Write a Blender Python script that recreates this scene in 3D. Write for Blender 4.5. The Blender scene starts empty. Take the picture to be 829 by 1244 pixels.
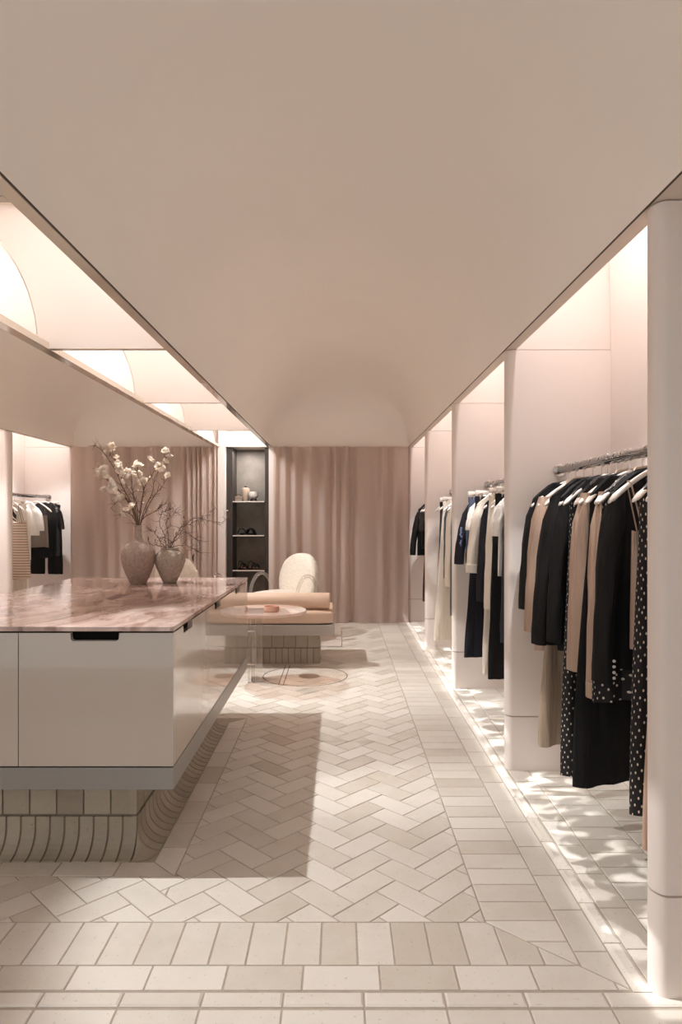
import bpy, bmesh, math, random
from mathutils import Vector, Matrix
rnd = random.Random(7)
S = bpy.context.scene
COL = S.collection
PI = math.pi
EYE = 1.35
F = 829.0
VX, VY = 413.0, 627.0


def P(px, py, d):
    """pixel of the 829x1244 photograph at a given distance -> world point"""
    return Vector(((px - VX) * d / F, d, EYE - (py - VY) * d / F))


# ------------------------------------------------------------------ materials
def lin(c):
    return tuple(((v / 255) / 12.92 if v / 255 <= 0.04045 else ((v / 255 + 0.055) / 1.055) ** 2.4) for v in c) + (1.0,)


class NT:
    def __init__(self, name):
        self.m = bpy.data.materials.new(name)
        self.m.use_nodes = True
        self.t = self.m.node_tree
        self.b = self.t.nodes['Principled BSDF']
        self.out = self.t.nodes['Material Output']

    def n(self, typ, ins=None, **kw):
        nd = self.t.nodes.new(typ)
        for k, v in kw.items():
            setattr(nd, k, v)
        for k, v in (ins or {}).items():
            if isinstance(v, bpy.types.NodeSocket):
                self.t.links.new(v, nd.inputs[k])
            else:
                nd.inputs[k].default_value = v
        return nd

    def link(self, a, b):
        self.t.links.new(a, b)


def mat(name, c, rough=0.5, var=0.0, vscale=6.0, bump=0.0, bscale=60.0, metal=0.0, spec=0.5, coat=0.0, c2=None, sheen=0.0, stretch=None):
    k = NT(name)
    b = k.b
    b.inputs['Roughness'].default_value = rough
    b.inputs['Metallic'].default_value = metal
    b.inputs['Specular IOR Level'].default_value = spec
    b.inputs['Coat Weight'].default_value = coat
    b.inputs['Coat Roughness'].default_value = 0.04
    if sheen:
        b.inputs['Sheen Weight'].default_value = sheen
    tc = k.n('ShaderNodeTexCoord')
    co = tc.outputs['Object']
    if stretch:
        mp = k.n('ShaderNodeMapping', {'Vector': co, 'Scale': stretch})
        co = mp.outputs[0]
    if var > 0 or c2:
        nz = k.n('ShaderNodeTexNoise', {'Vector': co, 'Scale': vscale, 'Detail': 5.0, 'Roughness': 0.6})
        ramp = k.n('ShaderNodeValToRGB', {'Fac': nz.outputs['Fac']})
        a = lin(c)
        z = lin(c2) if c2 else tuple(max(0, v * (1 - var)) for v in a[:3]) + (1,)
        ramp.color_ramp.elements[0].position = 0.3
        ramp.color_ramp.elements[1].position = 0.7
        ramp.color_ramp.elements[0].color = z
        ramp.color_ramp.elements[1].color = a
        k.link(ramp.outputs[0], b.inputs['Base Color'])
    else:
        nz = k.n('ShaderNodeTexNoise', {'Vector': co, 'Scale': 3.0, 'Detail': 2.0})
        a = lin(c)
        mx = k.n('ShaderNodeMix', {'Factor': nz.outputs['Fac'], 'A': a, 'B': tuple(v * 0.96 for v in a[:3]) + (1,)}, data_type='RGBA') if False else None
        ramp = k.n('ShaderNodeValToRGB', {'Fac': nz.outputs['Fac']})
        ramp.color_ramp.elements[0].color = tuple(v * 0.97 for v in a[:3]) + (1,)
        ramp.color_ramp.elements[1].color = a
        k.link(ramp.outputs[0], b.inputs['Base Color'])
    if bump > 0:
        dist = 0.04 if stretch else 0.01
        n2 = k.n('ShaderNodeTexNoise', {'Vector': co, 'Scale': bscale, 'Detail': 4.0})
        bp = k.n('ShaderNodeBump', {'Height': n2.outputs['Fac'], 'Strength': bump, 'Distance': dist})
        k.link(bp.outputs[0], b.inputs['Normal'])
    return k.m


def clear_mat(name, tint, gloss=0.25, rough=0.03, blend=0.3, milky=0.0):
    k = NT(name)
    tr = k.n('ShaderNodeBsdfTransparent', {'Color': lin(tint)})
    gl = k.n('ShaderNodeBsdfGlossy', {'Color': (1, 1, 1, 1), 'Roughness': rough})
    lw = k.n('ShaderNodeLayerWeight', {'Blend': blend})
    ma = k.n('ShaderNodeMath', {0: lw.outputs['Fresnel'], 1: gloss}, operation='ADD', use_clamp=True)
    mx = k.n('ShaderNodeMixShader', {0: ma.outputs[0], 1: tr.outputs[0], 2: gl.outputs[0]})
    res = mx.outputs[0]
    if milky:
        df = k.n('ShaderNodeBsdfDiffuse', {'Color': lin(tint)})
        m2 = k.n('ShaderNodeMixShader', {0: milky, 1: res, 2: df.outputs[0]})
        res = m2.outputs[0]
    k.link(res, k.out.inputs['Surface'])
    return k.m


def brick_mat(name, c, c2, rough=0.62):
    """fired brick: tone per brick (attribute), mottling, pits"""
    k = NT(name)
    at = k.n('ShaderNodeAttribute', attribute_name='tone')
    tc = k.n('ShaderNodeTexCoord')
    co = tc.outputs['Object']
    n1 = k.n('ShaderNodeTexNoise', {'Vector': co, 'Scale': 5.0, 'Detail': 6.0, 'Roughness': 0.65})
    ad = k.n('ShaderNodeMath', {0: at.outputs['Fac'], 1: n1.outputs['Fac']}, operation='ADD')
    ml = k.n('ShaderNodeMath', {0: ad.outputs[0], 1: 0.5}, operation='MULTIPLY')
    ramp = k.n('ShaderNodeValToRGB', {'Fac': ml.outputs[0]})
    ramp.color_ramp.elements[0].position = 0.22
    ramp.color_ramp.elements[1].position = 0.62
    ramp.color_ramp.elements[0].color = lin(c2)
    ramp.color_ramp.elements[1].color = lin(c)
    n2 = k.n('ShaderNodeTexNoise', {'Vector': co, 'Scale': 90.0, 'Detail': 3.0})
    r2 = k.n('ShaderNodeValToRGB', {'Fac': n2.outputs['Fac']})
    r2.color_ramp.elements[0].position = 0.27
    r2.color_ramp.elements[1].position = 0.36
    r2.color_ramp.elements[0].color = (0.72, 0.68, 0.62, 1)
    r2.color_ramp.elements[1].color = (1, 1, 1, 1)
    mx = k.n('ShaderNodeMix', data_type='RGBA', blend_type='MULTIPLY')
    mx.inputs['Factor'].default_value = 0.8
    k.link(ramp.outputs[0], mx.inputs['A'])
    k.link(r2.outputs[0], mx.inputs['B'])
    k.link(mx.outputs['Result'], k.b.inputs['Base Color'])
    k.b.inputs['Roughness'].default_value = rough
    n3 = k.n('ShaderNodeTexNoise', {'Vector': co, 'Scale': 25.0, 'Detail': 6.0})
    bp = k.n('ShaderNodeBump', {'Height': n3.outputs['Fac'], 'Strength': 0.12, 'Distance': 0.01})
    k.link(bp.outputs[0], k.b.inputs['Normal'])
    return k.m


def marble_mat():
    k = NT('rose_marble')
    tc = k.n('ShaderNodeTexCoord')
    mp = k.n('ShaderNodeMapping', {'Vector': tc.outputs['Object'], 'Rotation': (0, 0, 0.6), 'Scale': (1.6, 0.8, 1.0)})
    n1 = k.n('ShaderNodeTexNoise', {'Vector': mp.outputs[0], 'Scale': 2.2, 'Detail': 9.0, 'Roughness': 0.6, 'Distortion': 1.6})
    r1 = k.n('ShaderNodeValToRGB', {'Fac': n1.outputs['Fac']})
    e = r1.color_ramp.elements
    e[0].position = 0.30
    e[0].color = lin((146, 122, 114))
    e[1].position = 0.72
    e[1].color = lin((228, 211, 202))
    x = e.new(0.48)
    x.color = lin((184, 158, 149))
    x = e.new(0.58)
    x.color = lin((206, 182, 173))
    wv = k.n('ShaderNodeTexWave', {'Vector': mp.outputs[0], 'Scale': 1.3, 'Distortion': 11.0, 'Detail': 5.0, 'Detail Scale': 1.6})
    r2 = k.n('ShaderNodeValToRGB', {'Fac': wv.outputs['Fac']})
    r2.color_ramp.elements[0].position = 0.0
    r2.color_ramp.elements[0].color = lin((186, 156, 147))
    r2.color_ramp.elements[1].position = 0.16
    r2.color_ramp.elements[1].color = (1, 1, 1, 1)
    mx = k.n('ShaderNodeMix', data_type='RGBA', blend_type='MULTIPLY')
    mx.inputs['Factor'].default_value = 0.55
    k.link(r1.outputs[0], mx.inputs['A'])
    k.link(r2.outputs[0], mx.inputs['B'])
    k.link(mx.outputs['Result'], k.b.inputs['Base Color'])
    k.b.inputs['Roughness'].default_value = 0.09
    return k.m


def dots_mat(name, base, dot, scale=30.0, thr=0.2):
    k = NT(name)
    tc = k.n('ShaderNodeTexCoord')
    mp = k.n('ShaderNodeMapping', {'Vector': tc.outputs['UV'], 'Rotation': (0, 0, 0.6)})
    vo = k.n('ShaderNodeTexVoronoi', {'Vector': mp.outputs[0], 'Scale': scale, 'Randomness': 0.4}, voronoi_dimensions='2D')
    lt = k.n('ShaderNodeMath', {0: vo.outputs['Distance'], 1: thr}, operation='LESS_THAN')
    mx = k.n('ShaderNodeMix', {'Factor': lt.outputs[0]}, data_type='RGBA')
    mx.inputs['A'].default_value = lin(base)
    mx.inputs['B'].default_value = lin(dot)
    k.link(mx.outputs['Result'], k.b.inputs['Base Color'])
    k.b.inputs['Roughness'].default_value = 0.75
    return k.m


def stripe_mat(name, base, line, scale=24.0, duty=0.16, distort=0.0, axis='Z'):
    k = NT(name)
    tc = k.n('ShaderNodeTexCoord')
    wv = k.n('ShaderNodeTexWave', {'Vector': tc.outputs['Object'], 'Scale': scale / 6.283 * 1.0, 'Distortion': distort, 'Detail': 2.0, 'Detail Scale': 2.0},
             bands_direction=axis if axis != 'D' else 'DIAGONAL', wave_profile='SIN')
    lt = k.n('ShaderNodeMath', {0: wv.outputs['Fac'], 1: duty}, operation='LESS_THAN')
    mx = k.n('ShaderNodeMix', {'Factor': lt.outputs[0]}, data_type='RGBA')
    mx.inputs['A'].default_value = lin(base)
    mx.inputs['B'].default_value = lin(line)
    k.link(mx.outputs['Result'], k.b.inputs['Base Color'])
    k.b.inputs['Roughness'].default_value = 0.85
    return k.m


def blotch_mat(name, base, spot, scale=30.0, thr=0.5):
    k = NT(name)
    tc = k.n('ShaderNodeTexCoord')
    nz = k.n('ShaderNodeTexNoise', {'Vector': tc.outputs['Object'], 'Scale': scale, 'Detail': 2.0})
    lt = k.n('ShaderNodeMath', {0: nz.outputs['Fac'], 1: thr}, operation='GREATER_THAN')
    mx = k.n('ShaderNodeMix', {'Factor': lt.outputs[0]}, data_type='RGBA')
    mx.inputs['A'].default_value = lin(base)
    mx.inputs['B'].default_value = lin(spot)
    k.link(mx.outputs['Result'], k.b.inputs['Base Color'])
    k.b.inputs['Roughness'].default_value = 0.8
    return k.m


M = dict(
    plaster=mat('pink_plaster', (232, 222, 216), 0.55, 0.03, 1.5, 0.03, 30),
    vault=mat('vault_plaster', (247, 242, 236), 0.65, 0.03, 1.0, 0.03, 20),
    soffit=mat('soffit_plaster', (216, 203, 190), 0.6),
    grout=mat('grout', (186, 174, 160), 0.9, 0.15, 30),
    brick=brick_mat('cream_brick', (226, 220, 211), (203, 194, 181)),
    plinth_brick=brick_mat('plinth_brick', (182, 171, 154), (146, 135, 119)),
    lacquer=mat('cream_lacquer', (192, 182, 172), 0.12, spec=0.5, coat=1.0),
    rail=mat('grey_metal_rail', (150, 147, 143), 0.35, metal=0.25),
    panel_joint=mat('panel_joint', (182, 166, 156), 0.7),
    joint=mat('floor_joint', (138, 124, 110), 0.7),
    black=mat('black_recess', (16, 14, 13), 0.85, spec=0.1),
    gap_shade=mat('painted_gap_shade', (84, 74, 66), 0.8),  # shade of narrow gaps put into the colour
    plinth_grout=mat('plinth_mortar', (138, 125, 110), 0.9, 0.15, 30),
    marble=marble_mat(),
    trimmetal=mat('polished_champagne_trim', (214, 200, 184), 0.1, metal=0.35, coat=0.5),
    curtain=mat('dusty_rose_curtain', (232, 217, 208), 0.9, 0.04, 40, 0.08, 300, sheen=0.2),
    concrete=mat('concrete', (150, 140, 130), 0.75, c2=(122, 113, 104), vscale=5, bump=0.1, bscale=25),
    darkframe=mat('dark_bronze_frame', (58, 50, 45), 0.5),
    clear=clear_mat('clear_acrylic', (250, 248, 246), 0.06, 0.03, 0.12, 0.07),
    rodclear=clear_mat('thick_clear_acrylic', (205, 198, 192), 0.22, 0.06),
    pinkglass=clear_mat('rose_tinted_acrylic', (246, 229, 220), 0.12, 0.03, 0.2, 0.16),
    shelfglass=clear_mat('shelf_glass', (225, 228, 224), 0.35, 0.1),
    chrome=mat('chrome', (210, 205, 200), 0.15, metal=1.0),
    hanger=mat('white_hanger', (238, 230, 222), 0.35),
    vase=mat('stone_vase', (176, 157, 145), 1.0, spec=0.02, c2=(146, 129, 118), vscale=60, bump=0.9, bscale=70),
    vase2=mat('grey_stone_vase', (186, 173, 160), 1.0, spec=0.02, c2=(158, 145, 133), vscale=60, bump=0.9, bscale=80),
    bark=mat('branch_bark', (116, 92, 78), 0.85, 0.3, 60),
    leaf=mat('dry_leaf', (84, 60, 48), 0.8),
    petal=mat('white_petal', (246, 238, 228), 0.7),
    boucle=mat('cream_boucle', (232, 222, 208), 0.95, 0.12, 50, 1.0, 45, sheen=0.3),
    leather=mat('tan_leather', (216, 188, 166), 0.42, 0.08, 5, 0.12, 14),
    slab=mat('grey_stone_slab', (172, 166, 160), 0.3, 0.08, 9),
    brasscover=mat('floor_cover', (178, 162, 146), 0.4, metal=0.2),
    rug=mat('white_rug', (222, 212, 202), 0.95, 0.05, 30, 0.6, 120),
    clay=mat('rose_clay', (190, 142, 122), 0.6),
    cfabric=mat('black_fabric', (21, 20, 21), 0.8, 0.2, 2, 0.7, 1.0, spec=0.3, stretch=(14, 14, 1.6)),
    csatin=mat('black_satin', (28, 27, 28), 0.35, 0.2, 2, 0.8, 1.0, stretch=(14, 14, 2.0)),
    navy=mat('navy_fabric', (27, 27, 36), 0.8, 0.1, 2, 0.7, 1.0, spec=0.3, stretch=(14, 14, 1.6)),
    tan=mat('tan_satin', (190, 164, 146), 0.3, 0.1, 2, 1.0, 1.0, metal=0.15, stretch=(18, 18, 1.4)),
    beige=mat('beige_fabric', (206, 184, 164), 0.75),
    taupe=mat('taupe_satin', (172, 152, 133), 0.38, 0.08, 2, 0.9, 1.0, stretch=(12, 12, 1.2)),
    rose=mat('pale_rose_fabric', (196, 166, 148), 0.7),
    cream=mat('cream_fabric', (228, 219, 206), 0.75, 0.05, 2, 0.9, 1.0, stretch=(16, 16, 1.5)),
    white=mat('white_cotton', (240, 237, 232), 0.85, 0.03, 2, 0.9, 1.0, stretch=(14, 14, 3.0)),
    denim=mat('mid_denim', (84, 98, 122), 0.85, 0.25, 40),
    ddenim=mat('dark_denim', (50, 56, 66), 0.85, 0.3, 30),
    wdenim=mat('washed_denim', (92, 104, 114), 0.85, 0.3, 20),
    maroon=mat('dark_brown_fabric', (74, 48, 42), 0.8),
    olive=mat('grey_olive_fabric', (116, 104, 92), 0.8),
    polka=dots_mat('black_polka_dot', (24, 22, 24), (226, 216, 204), 32.0, 0.15),
    leopard=blotch_mat('dark_print_on_cream', (216, 198, 178), (50, 36, 30), 40.0, 0.5),
    zebra=stripe_mat('black_white_swirl_print', (226, 214, 202), (36, 32, 30), 55.0, 0.5, 6.0, 'D'),
    stripes=stripe_mat('dark_line_stripe', (204, 184, 166), (84, 68, 60), 68.0, 0.11),
    printed=mat('blue_print', (120, 130, 170), 0.8),
)


# ------------------------------------------------------------------ mesh helpers
def obj(name, bm, m=None, parent=None, smooth=True, loc=None, rotz=0.0):
    me = bpy.data.meshes.new(name)
    bmesh.ops.recalc_face_normals(bm, faces=bm.faces)
    bm.to_mesh(me)
    bm.free()
    if m is not None:
        for q in (m if isinstance(m, (list, tuple)) else [m]):
            me.materials.append(q)
    if smooth:
        me.polygons.foreach_set('use_smooth', [True] * len(me.polygons))
        try:
            me.set_sharp_from_angle(angle=math.radians(40))
        except Exception:
            pass
    o = bpy.data.objects.new(name, me)
    COL.objects.link(o)
    if parent:
        o.parent = parent
    if loc is not None:
        o.location = loc
    o.rotation_euler.z = rotz
    return o


def thing(name, label, cat, loc=(0, 0, 0), rotz=0.0, group=None):
    o = bpy.data.objects.new(name, None)
    COL.objects.link(o)
    o.empty_display_size = 0.1
    o.location = loc
    o.rotation_euler = (0, 0, rotz)
    return tag(o, label, cat, group)


def tag(o, label, cat, group=None):
    o['label'] = label
    o['category'] = cat
    if group:
        o['group'] = group
    return o


def struct(name, bm, m, smooth=False):
    o = obj(name, bm, m, smooth=smooth)
    o['kind'] = 'structure'
    return o


def box(bm, x0, x1, y0, y1, z0, z1, bev=0.0, seg=2, mi=0):
    r = bmesh.ops.create_cube(bm, size=1.0)
    vs = r['verts']
    for v in vs:
        v.co = Vector(((x0 + x1) / 2 + v.co.x * (x1 - x0), (y0 + y1) / 2 + v.co.y * (y1 - y0), (z0 + z1) / 2 + v.co.z * (z1 - z0)))
    fs = {f for v in vs for f in v.link_faces}
    for f in fs:
        f.material_index = mi
    if bev > 0:
        es = list({e for v in vs for e in v.link_edges})
        bmesh.ops.bevel(bm, geom=es, offset=bev, segments=seg, profile=0.5, affect='EDGES')
    return bm


def bx(*a, **k):
    return box(bmesh.new(), *a, **k)


def lathe(prof, n=40, bm=None, c=(0, 0, 0), closed=True):
    bm = bm or bmesh.new()
    rings = []
    for r, z in prof:
        if r < 1e-5:
            rings.append([bm.verts.new((c[0], c[1], c[2] + z))])
        else:
            rings.append([bm.verts.new((c[0] + r * math.cos(2 * PI * i / n), c[1] + r * math.sin(2 * PI * i / n), c[2] + z)) for i in range(n)])
    for a, b in zip(rings, rings[1:]):
        for i in range(n):
            j = (i + 1) % n
            if len(a) == 1 and len(b) == 1:
                continue
            if len(a) == 1:
                bm.faces.new((a[0], b[i], b[j]))
            elif len(b) == 1:
                bm.faces.new((a[i], b[0], a[j]))
            else:
                bm.faces.new((a[i], b[i], b[j], a[j]))
    return bm


def loft(rings, bm=None, cap=True):
    bm = bm or bmesh.new()
    rs = [[bm.verts.new(p) for p in r] for r in rings]
    n = len(rs[0])
    for a, b in zip(rs, rs[1:]):
        for i in range(n):
            j = (i + 1) % n
            bm.faces.new((a[i], a[j], b[j], b[i]))
    if cap:
        bm.faces.new(rs[0])
        bm.faces.new(list(reversed(rs[-1])))
    return bm


def tube(pts, rad, n=8, bm=None, cap=True, flat=None):
    """round tube through points; rad is a number or a list; flat=(a,b) scales the section"""
    pts = [Vector(p) for p in pts]
    rings = []
    up = Vector((0.13, 0.31, 0.94)).normalized()
    for i, p in enumerate(pts):
        t = (pts[min(i + 1, len(pts) - 1)] - pts[max(i - 1, 0)])
        if t.length < 1e-9:
            t = Vector((0, 0, 1))
        t.normalize()
        u = up - t * up.dot(t)
        if u.length < 1e-3:
            u = Vector((1, 0, 0)) - t * t.x
        u.normalize()
        up = u
        w = t.cross(u)
        r = rad[i] if isinstance(rad, (list, tuple)) else rad
        rings.append([p + (u * math.cos(2 * PI * k / n) + w * math.sin(2 * PI * k / n)) * r for k in range(n)])
    return loft(rings, bm, cap)


def smooth_path(pts, n=6):
    pts = [Vector(p) for p in pts]
    if len(pts) < 3:
        return pts
    out = []
    for i in range(len(pts) - 1):
        p0 = pts[max(i - 1, 0)]
        p1, p2 = pts[i], pts[i + 1]
        p3 = pts[min(i + 2, len(pts) - 1)]
        for k in range(n):
            t = k / n
            out.append(0.5 * ((2 * p1) + (p2 - p0) * t + (2 * p0 - 5 * p1 + 4 * p2 - p3) * t * t + (3 * p1 - p0 - 3 * p2 + p3) * t ** 3))
    out.append(pts[-1])
    return out


def prism(outline, a0, a1, axis='y', bm=None, bev=0.0):
    """extrude a 2D outline; axis y: outline is (x,z); axis x: (y,z); axis z: (x,y)"""
    bm = bm or bmesh.new()

    def mk(p, a):
        if axis == 'y':
            return (p[0], a, p[1])
        if axis == 'x':
            return (a, p[0], p[1])
        return (p[0], p[1], a)
    r0 = [bm.verts.new(mk(p, a0)) for p in outline]
    r1 = [bm.verts.new(mk(p, a1)) for p in outline]
    n = len(outline)
    fs = [bm.faces.new(r0), bm.faces.new(list(reversed(r1)))]
    for i in range(n):
        j = (i + 1) % n
        fs.append(bm.faces.new((r0[i], r1[i], r1[j], r0[j])))
    if bev:
        es = list({e for f in fs[:2] for e in f.edges})
        bmesh.ops.bevel(bm, geom=es, offset=bev, segments=2, profile=0.5, affect='EDGES')
    return bm


def copy_tree(o, parent=None):
    c = o.copy()
    COL.objects.link(c)
    if parent:
        c.parent = parent
    for ch in list(o.children):
        copy_tree(ch, c)
    return c


# ------------------------------------------------------------------ camera
cam_d = bpy.data.cameras.new('camera')
cam_d.sensor_fit = 'VERTICAL'
cam_d.sensor_height = 36.0
cam_d.lens = 36.0 * F / 1244.0
cam_d.shift_x = (414.5 - VX) / 1244.0
cam_d.shift_y = (VY - 622.0) / 1244.0
cam_d.clip_start = 0.05
cam = bpy.data.objects.new('camera', cam_d)
COL.objects.link(cam)
cam.location = (0, 0, EYE)
cam.rotation_euler = (PI / 2, 0, 0)
S.camera = cam

# ------------------------------------------------------------------ key dimensions
ZC = 2.235           # springing level of the vaults
XR = 0.885           # front plane of the clothes bays on the right
XRB = 1.44           # back wall of those bays
XL = -3.41           # front plane of the bays on the left
XLB = -4.04
YB = 8.74            # back plane
BAYS = [1.905, 3.62, 5.34, 7.05, 8.74]
SLOT0, SLOT1 = -1.597, -0.872
FRONT = -1.0

# ------------------------------------------------------------------ floor
floor_bm = bmesh.new()
tone_of = {}


def clip(poly, a, b, c):
    """keep a*x+b*y<=c"""
    out = []
    n = len(poly)
    for i in range(n):
        p, q = poly[i], poly[(i + 1) % n]
        dp, dq = a * p[0] + b * p[1] - c, a * q[0] + b * q[1] - c
        if dp <= 0:
            out.append(p)
        if (dp < 0 < dq) or (dq < 0 < dp):
            t = dp / (dp - dq)
            out.append((p[0] + (q[0] - p[0]) * t, p[1] + (q[1] - p[1]) * t))
    return out


def area(poly):
    return 0.5 * sum(poly[i][0] * poly[(i + 1) % len(poly)][1] - poly[(i + 1) % len(poly)][0] * poly[i][1] for i in range(len(poly)))


def inset(poly, d):
    if len(poly) < 3:
        return []
    if area(poly) < 0:
        poly = poly[::-1]
    res = poly
    n = len(poly)
    for i in range(n):
        p, q = poly[i], poly[(i + 1) % n]
        dx, dy = q[0] - p[0], q[1] - p[1]
        L = math.hypot(dx, dy)
        if L < 1e-6:
            continue
        nx, ny = dy / L, -dx / L
        res = clip(res, nx, ny, nx * p[0] + ny * p[1] - d)
        if len(res) < 3:
            return []
    cl = []
    for p in res:
        if not cl or math.hypot(p[0] - cl[-1][0], p[1] - cl[-1][1]) > 1e-4:
            cl.append(p)
    if len(cl) > 2 and math.hypot(cl[0][0] - cl[-1][0], cl[0][1] - cl[-1][1]) < 1e-4:
        cl.pop()
    return cl if len(cl) > 2 else []


def tile(poly, top=0.0, j=0.0028, cham=0.002, depth=0.006):
    o = inset(poly, j)
    if not o or abs(area(o)) < 2e-4:
        return
    i = inset(poly, j + cham)
    if not i or len(i) != len(o):
        i = o
    t = rnd.gauss(0.5, 0.23)
    dz = rnd.uniform(-0.0006, 0.0006)
    vi = [floor_bm.verts.new((p[0], p[1], top + dz)) for p in i]
    fs = [floor_bm.faces.new(vi)]
    vo = [floor_bm.verts.new((p[0], p[1], top - cham * 0.6)) for p in o]
    vb = [floor_bm.verts.new((p[0], p[1], top - depth)) for p in o]
    n = len(o)
    for k in range(n):
        l = (k + 1) % n
        if i is not o:
            fs.append(floor_bm.faces.new((vi[k], vo[k], vo[l], vi[l])))
        else:
            fs.append(floor_bm.faces.new((vi[k], vo[k], vo[l], vi[l])))
        fs.append(floor_bm.faces.new((vo[k], vb[k], vb[l], vo[l])))
    for f in fs:
        tone_of[f] = t


def rect(x0, x1, y0, y1):
    return [(x0, y0), (x1, y0), (x1, y1), (x0, y1)]


def sub_rect(poly, r):
    """pieces of a convex polygon outside the rectangle r=(x0,x1,y0,y1), biggest pieces first"""
    x0, x1, y0, y1 = r
    hs = [(1, 0, x0), (-1, 0, -x1), (0, 1, y0), (0, -1, -y1)]
    out, cur = [], poly
    while hs and len(cur) > 2:
        best = max(hs, key=lambda h: abs(area(clip(cur, *h))) if len(clip(cur, *h)) > 2 else 0)
        pc = clip(cur, *best)
        if len(pc) > 2 and abs(area(pc)) > 1e-5:
            out.append(pc)
        cur = clip(cur, -best[0], -best[1], -best[2])
        hs.remove(best)
    return out


HX0, HX1, HY0, HY1 = -3.41, 0.485, 2.27, YB
ISL = (-1.78, -0.62, 2.56, 4.56)       # outer edge of the border around the island plinth
W = 0.11
ca, sa = math.cos(PI / 4), math.sin(PI / 4)
for i in range(-45, 75):
    for j in range(-45, 75):
        # herringbone on a unit grid, 2x1 bricks
        for kind in (0, 1):
            if kind == 0 and (i - j) % 4 == 0:
                q = [(i, j), (i + 2, j), (i + 2, j + 1), (i, j + 1)]
            elif kind == 1 and (i - j) % 4 == 3:
                q = [(i, j), (i + 1, j), (i + 1, j + 2), (i, j + 2)]
            else:
                continue
            poly = [((u * ca - v * sa) * W - 0.6 + 0.03, (u * sa + v * ca) * W + 3.0) for u, v in q]
            for h in ((-1, 0, -HX0), (1, 0, HX1), (0, -1, -HY0), (0, 1, HY1)):
                if len(poly) > 2:
                    poly = clip(poly, *h)
            if len(poly) < 3 or abs(area(poly)) < 1e-4:
                continue
            xs, ys = [p[0] for p in poly], [p[1] for p in poly]
            if max(xs) <= ISL[0] or min(xs) >= ISL[1] or max(ys) <= ISL[2] or min(ys) >= ISL[3]:
                tile(poly)
            else:
                for pc in sub_rect(poly, ISL):
                    tile(pc)

# border around the island, mitred
bw = 0.105
for side in range(2):
    x0, x1, y0, y1 = ISL
    L = 0.222
    if side == 0:
        n = 9
        for k in range(n):
            a0 = y0 + (y1 - y0) * k / n
            a1 = y0 + (y1 - y0) * (k + 1) / n
            pl = rect(x1 - bw, x1, a0, a1)
            tile(clip(clip(pl, -1, -1, -(x1 + y0)), -1, 1, y1 - x1))
    else:
        n = 5
        for k in range(n):
            a0 = x0 + (x1 - x0) * k / n
            a1 = x0 + (x1 - x0) * (k + 1) / n
            tile(clip(rect(a0, a1, y0, y0 + bw), 1, 1, x1 + y0))

# right hand border: a column of bricks across, one along, kerb, then the bay floor
diag = (0.835 - 0.485, 1.943 - 2.27)      # corner mitre from (.485,2.27) to (.835,1.943)
dn = (-diag[1], diag[0])                   # normal pointing right/up
dc = dn[0] * 0.485 + dn[1] * 2.27
y = 1.943
while y < YB - 0.01:
    y1 = min(y + 0.112, YB)
    tile(clip(rect(0.485, 0.725, y, y1), -dn[0], -dn[1], -dc))
    y += 0.112
y = 1.943 - 0.05
while y < YB - 0.01:
    tile(clip(rect(0.725, 0.832, max(y, 1.943), min(y + 0.224, YB)), -dn[0], -dn[1], -dc))
    y += 0.224
y = 1.935
while y < YB - 0.01:
    tile(rect(0.832, 0.893, y, min(y + 0.224, YB)), top=0.007, cham=0.013, depth=0.016)
    y += 0.224
cols = [(0.893, 1.0), (1.0, 1.225), (1.225, 1.44)]
for ci, (xa, xb) in enumerate(cols):
    y = 1.905 + (0.05 if ci == 1 else 0)
    st = 0.224 if ci == 0 else 0.112
    while y < YB - 0.01:
        tile(rect(xa, xb, y, min(y + st, YB)), j=0.0028)
        y += st
# front rows
x = -3.9
while x < 0.9:
    tile(clip(rect(x, x + 0.113, 2.052, 2.27), dn[0], dn[1], dc))
    x += 0.113
x = -3.95
while x < 0.9:
    tile(clip(rect(x, x + 0.226, 1.943, 2.052), dn[0], dn[1], dc))
    x += 0.226
x = -4.0
while x < 1.44:
    tile(rect(x, min(x + 0.226, 1.46), 1.875, 1.936), top=0.003, cham=0.006, depth=0.01)
    x += 0.226
yy, r = 1.869, 0
while yy > 0.6:
    x = -4.0 - (r % 2) * 0.113
    while x < 1.44:
        tile(rect(x, min(x + 0.226, 1.46), yy - 0.112, yy))
        x += 0.226
    yy -= 0.112
    r += 1
fl = floor_bm.loops.layers.float_color.new('tone')
for f in floor_bm.faces:
    t = tone_of.get(f, 0.5)
    for lp in f.loops:
        lp[fl] = (t, t, t, 1)
n_before = len(floor_bm.faces)
box(floor_bm, XLB - 0.1, XRB + 0.1, FRONT, 9.25, -0.12, -0.003, mi=1)
floor = struct('floor', floor_bm, [M['brick'], M['grout']])

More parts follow.
